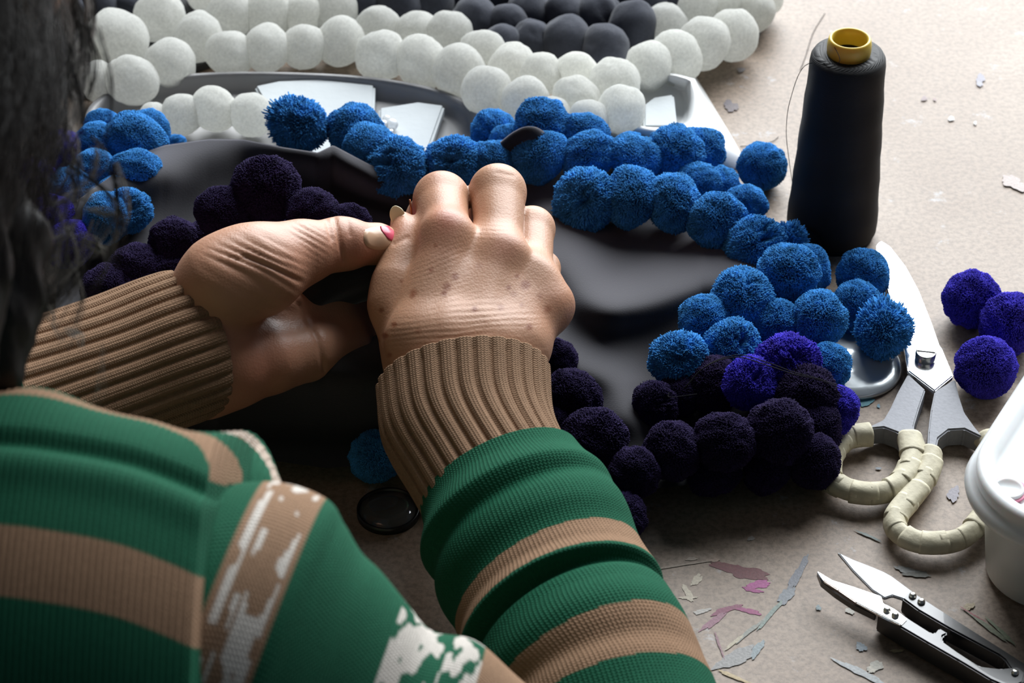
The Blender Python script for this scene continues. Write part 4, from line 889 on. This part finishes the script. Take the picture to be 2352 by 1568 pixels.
def rad_fore(SS, TT):
    y = fy(SS); r = 1+0*SS
    r += fold(y, TT, 1185, 55, 22, .10, 10, 1.3)-fold(y, TT, 1228, 14, 22, .055, 14, 1.3)
    r += fold(y, TT, 1290, 45, 30, .045, 10, 1.2)-fold(y, TT, 1340, 26, 26, .02, 0, 1.2)
    r += fold(y, TT, 1428, 46, 12, .11, 10, 1.2)-fold(y, TT, 1448, 9, 14, .12, 10, 1.2)
    r += fold(y, TT, 1530, 60, 40, .085, 6, 1.2)-fold(y, TT, 1400-14, 14, 20, .02, 0, 1.0)-fold(y, TT, 1600, 20, 24, .05, 0, 1.0)
    r += .008*np.sin(TT*3+y/40)
    return r
def col_fore(SS, TT):
    y = fy(SS)-10*np.cos(TT); c = np.tile(GRN, SS.shape+(1,)).copy()
    c[(y > 1348) & (y < 1420)] = TAN; c[(y > 1560) & (y < 1650)] = TAN; c[(y > 1760) & (y < 1840)] = TAN
    return c
knit_tube('sleeve', C, A, B, 380, rad_fore, col_fore, M_KNIT, sweater)
# right cuff
C, A, B = path([(1064, 874, .8965, 200, .80), (1076, 985, .8825, 196, .80), (1128, 1085, .8685, 193, .82), (1182, 1165, .858, 202, .84)], 200)
def rib(SS, TT):
    ph = (TT*30/(2*math.pi)) % 1-.5; g = np.exp(-(ph/.17)**2); return 1.015-.058*g*(.45+.55*np.clip(SS/.005, 0, 1))+.010*np.sin(2*TT+SS*60)
knit_tube('cuff', C, A, B, 720, rib, lambda SS, TT: np.tile(TAN*.92, SS.shape+(1,)), M_RIB, sweater, side=RT*.985+UP*.17, thick=.0022)
# left sleeve and cuff
C, A, B = path([(438, 788, .900, 172, .86), (415, 796, .897, 176, .86), (370, 812, .892, 176, .86), (280, 845, .884, 174, .86), (180, 880, .874, 176, .86), (60, 922, .862, 184, .86), (-50, 960, .850, 196, .86)], 200)
knit_tube('cuff', C, A, B, 720, rib, lambda SS, TT: np.tile(TAN*.92, SS.shape+(1,)), M_RIB, sweater, thick=.0022)
C, A, B = path([(-30, 952, .852, 195, .86), (-70, 966, .846, 222, .86), (-120, 980, .840, 230, .86), (-400, 1040, .81, 240, .86), (-640, 1080, .79, 250, .86)], 120)
def col_left(SS, TT): 
    c = np.tile(GRN, SS.shape+(1,)).copy(); c[(SS > .03) & (SS < .045)] = TAN; return c
knit_tube('sleeve', C, A, B, 160, lambda S_, T_: 1+.01*np.sin(S_*200), col_left, M_KNIT, sweater)
Cl = catmull(np.array([Pd(-560, 1070, .80), Pd(-680, 1085, .785), (-.41, -.30, .075), (-.41, -.35, .13), (-.33, -.37, .15)]), 80)
knit_tube('sleeve', Cl, np.linspace(.042, .062, 80), np.linspace(.042, .062, 80), 80, lambda S_, T_: 1+0*S_, lambda S_, T_: np.tile(GRN, S_.shape+(1,)), M_KNIT, sweater)

# legs under the table, stool
def f_legs(P):
    d = cap(P, (-.34, -.40, -.27), (-.18, -.40, -.27), .10, .10)
    for s in (-1, 1):
        hx = -.26+s*.09; d = smin(d, cap(P, (hx, -.38, -.27), (hx+s*.03, .04, -.24), .078, .062), .03); d = smin(d, cap(P, (hx+s*.03, .04, -.24), (hx+s*.03, .06, -.68), .058, .042), .02)
        d = smin(d, cap(P, (hx+s*.03, .05, -.705), (hx+s*.03, .19, -.712), .034, .026), .02)
    return d
V, Q = nets(f_legs, (-.50, -.52, -.76), (-.02, .24, -.12), .011); mk('trousers', V, Q, simple('dark_trousers', (.02, .02, .025, 1), .9), person)
st = thing('stool', 'plain round wooden stool under the seated person', 'stool', (-.26, -.40, -.74)); M_ST = simple('stool_wood', (.22, .13, .07, 1), .5, bscale=40, var=.3)
mk('seat', *lathe([(.15, -.405), (.16, -.40), (.16, -.38), (.15, -.375)], (-.26, -.40, 0), 40), M_ST, st)
for k in range(4):
    a = math.pi/4+k*math.pi/2; ca_, sa_ = math.cos(a), math.sin(a); V, F = sweep(np.array([(-.26+.12*ca_, -.40+.12*sa_, -.405), (-.26+.15*ca_, -.40+.15*sa_, -.74)]), .016, .013, 12, (1, 0, 0)); mk('leg', V, F, M_ST, st)

# ------------------------------------------------------------------ hair
def m_hair():
    m, nt, b, N, L = nodes('dark_hair'); at = N('ShaderNodeAttribute'); at.attribute_name = 'Col'; L(at.outputs['Color'], b.inputs['Base Color'])
    b.inputs['Roughness'].default_value = .42; b.inputs['Specular IOR Level'].default_value = .3; return m
M_HAIR = m_hair()
edge_y = [-400, -100, 0, 100, 200, 300, 400, 500, 600, 700, 800, 900]; edge_x = [120, 185, 196, 206, 204, 190, 170, 150, 140, 132, 124, 90]
xe = lambda yy: np.interp(yy, edge_y, edge_x)
def f_hair(P):
    d = ell(P, HEAD+[-.004, -.004, .004], (.082, .098, .106))
    for px, y0, y1, dp, r in [(-40, 250, 800, .60, 70), (-110, 100, 840, .57, 105), (-200, 200, 850, .56, 120), (-30, 300, 560, .63, 62), (-50, 430, 850, .625, 100), (30, 560, 850, .63, 84), (-120, 300, 870, .60, 120), (-280, 300, 850, .56, 120), (-420, 300, 820, .57, 130)]:
        d = smin(d, cap(P, Pd(px, y0, dp), Pd(px-30, y1, dp), r*dp/FPX, r*.8*dp/FPX), .012)
    return np.maximum(d, -ell(P, HEAD+[-.01, .10, -.04], (.062, .05, .10)))
V, Q = nets(f_hair, (-.34, -.42, .18), (-.08, -.12, .48), .003)
Nn = vnormals(V, Q); V = V+Nn*(.0018*vnoise(V*[1, 1, .35], 420, 40, 2))[:, None]
hair = mk('hair', V, Q, M_HAIR, person, True, np.tile(np.array([.008, .007, .007]), (len(V), 1)), origin=HEAD)
SV, SF, SC = [], [], []; off = 0
def add_strand(pts, r, col, n=16):
    global off
    C = catmull(np.array(pts), n); T = np.gradient(C, axis=0); T /= np.linalg.norm(T, axis=1)[:, None]; a = np.cross(T, -VD); a /= np.linalg.norm(a, axis=1)[:, None]+1e-9; b = np.cross(a, T)
    rr = (r*np.minimum(1, 1.6*(1.02-np.linspace(0, 1, n))))[:, None]
    ring = np.stack([C+a*rr, C-a*rr*.5+b*rr*.87, C-a*rr*.5-b*rr*.87], 1).reshape(-1, 3); SV.append(ring); SF.append(grid_faces(n, 3)+off); SC.append(np.tile(col, (len(ring), 1))); off += len(ring)
hr = np.random.default_rng(99)
def lock(pts, r, col, k=7, sp=5, n=16):
    P = np.array(pts); u = .62/FPX
    for _ in range(k):
        o = (RT*hr.normal()+UP*hr.normal()*.5+VD*hr.normal())*sp*u; f_ = (RT*hr.normal()+UP*hr.normal()*.3)*sp*1.3*u; t = np.linspace(0, 1, len(P))[:, None]
        add_strand(P+o[None]+f_[None]*(t-.3), r*hr.uniform(.7, 1.3), col*hr.uniform(.6, 1.5), n)
def hcol():
    g = hr.uniform()
    return np.array([.014, .012, .011])*hr.uniform(.6, 1.8) if g < .93 else np.array([.16, .15, .14])*hr.uniform(.5, 1.5)
for k in range(1900):     # main fall of hair on the side of the head
    f = hr.uniform()**.75; ys0 = hr.uniform(-500, 260); ln = hr.uniform(250, 620); ye = min(ys0+ln, 900+hr.normal()*20)
    dp = .650-.11*hr.uniform()**.8-.03*(1-f); wv = hr.normal()*14; ph = hr.uniform(0, 6.28); pts = []
    inset = 75+(1-f)*430-45*max(0, ys0+ln-650)/250-14*abs(hr.normal())
    for t in np.linspace(0, 1, 7):
        yy = ys0+(ye-ys0)*t; pts.append(Pd(xe(yy)-inset+wv*math.sin(ph+t*5)+8*hr.normal(), yy, dp-.012*math.sin(t*3)))
    add_strand(pts, hr.uniform(.00007, .00016), hcol())
for k in range(230):     # grey curls by the cheek, bowed like a bracket; backlit highlights painted into strand colour
    x0, y0 = hr.uniform(-140, 175), hr.uniform(-160, 190); L_ = hr.uniform(150, 380); bow = hr.uniform(20, 110)*(1-max(0, x0)/400); dp = .635+.035*hr.uniform(); dr = hr.uniform(-110, 20); wv = hr.normal()*10; ph = hr.uniform(0, 6.28); pts = []
    for t in np.linspace(0, 1, 8): pts.append(Pd(min(x0+dr*t+bow*math.sin(t*math.pi)+wv*math.sin(ph+7*t), 214+hr.normal()*3), y0+L_*t, dp))
    g = .015+.62*hr.uniform()**2.2; lock(pts, .00014, np.array([g, g*.96, g*.92]))
for k in range(130):      # ends swept down and left across the pompoms
    x0, y0 = hr.uniform(-120, 200)+40*hr.normal(), hr.uniform(260, 620); dx, dy = hr.uniform(-260, -30), hr.uniform(130, 330); bow = hr.uniform(10, 70); dp = .635+.03*hr.uniform(); wv = hr.normal()*9; ph = hr.uniform(0, 6.28); pts = []
    for t in np.linspace(0, 1, 8): pts.append(Pd(x0+dx*t**1.5+bow*math.sin(t*math.pi)+wv*math.sin(ph+6*t), min(y0+dy*t, 905), dp))
    g = .012+.28*hr.uniform()**3; lock(pts, .00012, np.array([g, g*.94, g*.87]), 6, 6)  # paler strands stand in for backlit frizz
for x0, y0, x1, y1, bow, thick, g in [(195, 40, 120, 330, 60, .0003, .02), (215, 60, 200, 420, 55, .00018, .02), (150, 370, 270, 560, 60, .00035, .015), (258, 380, 262, 640, 14, .0004, .012), (200, 480, 280, 500, 30, .0003, .3), (110, 470, 240, 420, 30, .0003, .35), (180, 540, 240, 600, 25, .0004, .25),
   (265, 520, 200, 690, 20, .0002, .1), (180, 420, 140, 690, -30, .00015, .3), (110, 560, 200, 470, 10, .00015, .3), (150, 760, 185, 800, 20, .0002, .3), (120, 700, 150, 790, -10, .0002, .25), (70, 560, 0, 690, 30, .00016, .3), (120, 600, 0, 720, 20, .00014, .2), (240, 800, 200, 980, 8, .00007, .25), (180, 640, 130, 850, 26, .00012, .15)]:
    for k in range(7):
        j = lambda s: hr.normal()*s
        pts = [Pd(x0+j(8), y0+j(8), .64), Pd((x0*2+x1)/3+bow*.8+j(6), (y0*2+y1)/3+j(8), .645), Pd((x0+x1*2)/3+bow*.8+j(6), (y0+y1*2)/3+j(8), .65), Pd(x1+j(8), y1+j(8), .65)]
        add_strand(pts, thick*hr.uniform(.3, .8), np.array([g, g*.94, g*.88])*hr.uniform(.5, 1.3), 20)  # pale wisps have backlight painted into their colour
hs = mk('hair_strands', np.vstack(SV), np.vstack(SF), M_HAIR, hair, True, np.vstack(SC), origin=HEAD)
hs['kind'] = 'stuff'

# ------------------------------------------------------------------ needle in the right hand
nd = mk('sewing_needle', *sweep(np.array([Pd(941, 458, .940), Pd(944, 480, .941), Pd(947, 505, .942), Pd(940, 560, .946)]), .00038, .00038, 8), simple('coppery_needle', lin(190, 120, 84), .3, metal=.8))
tag(nd, 'thin coppery needle pinched by the right thumb and finger', 'needle')
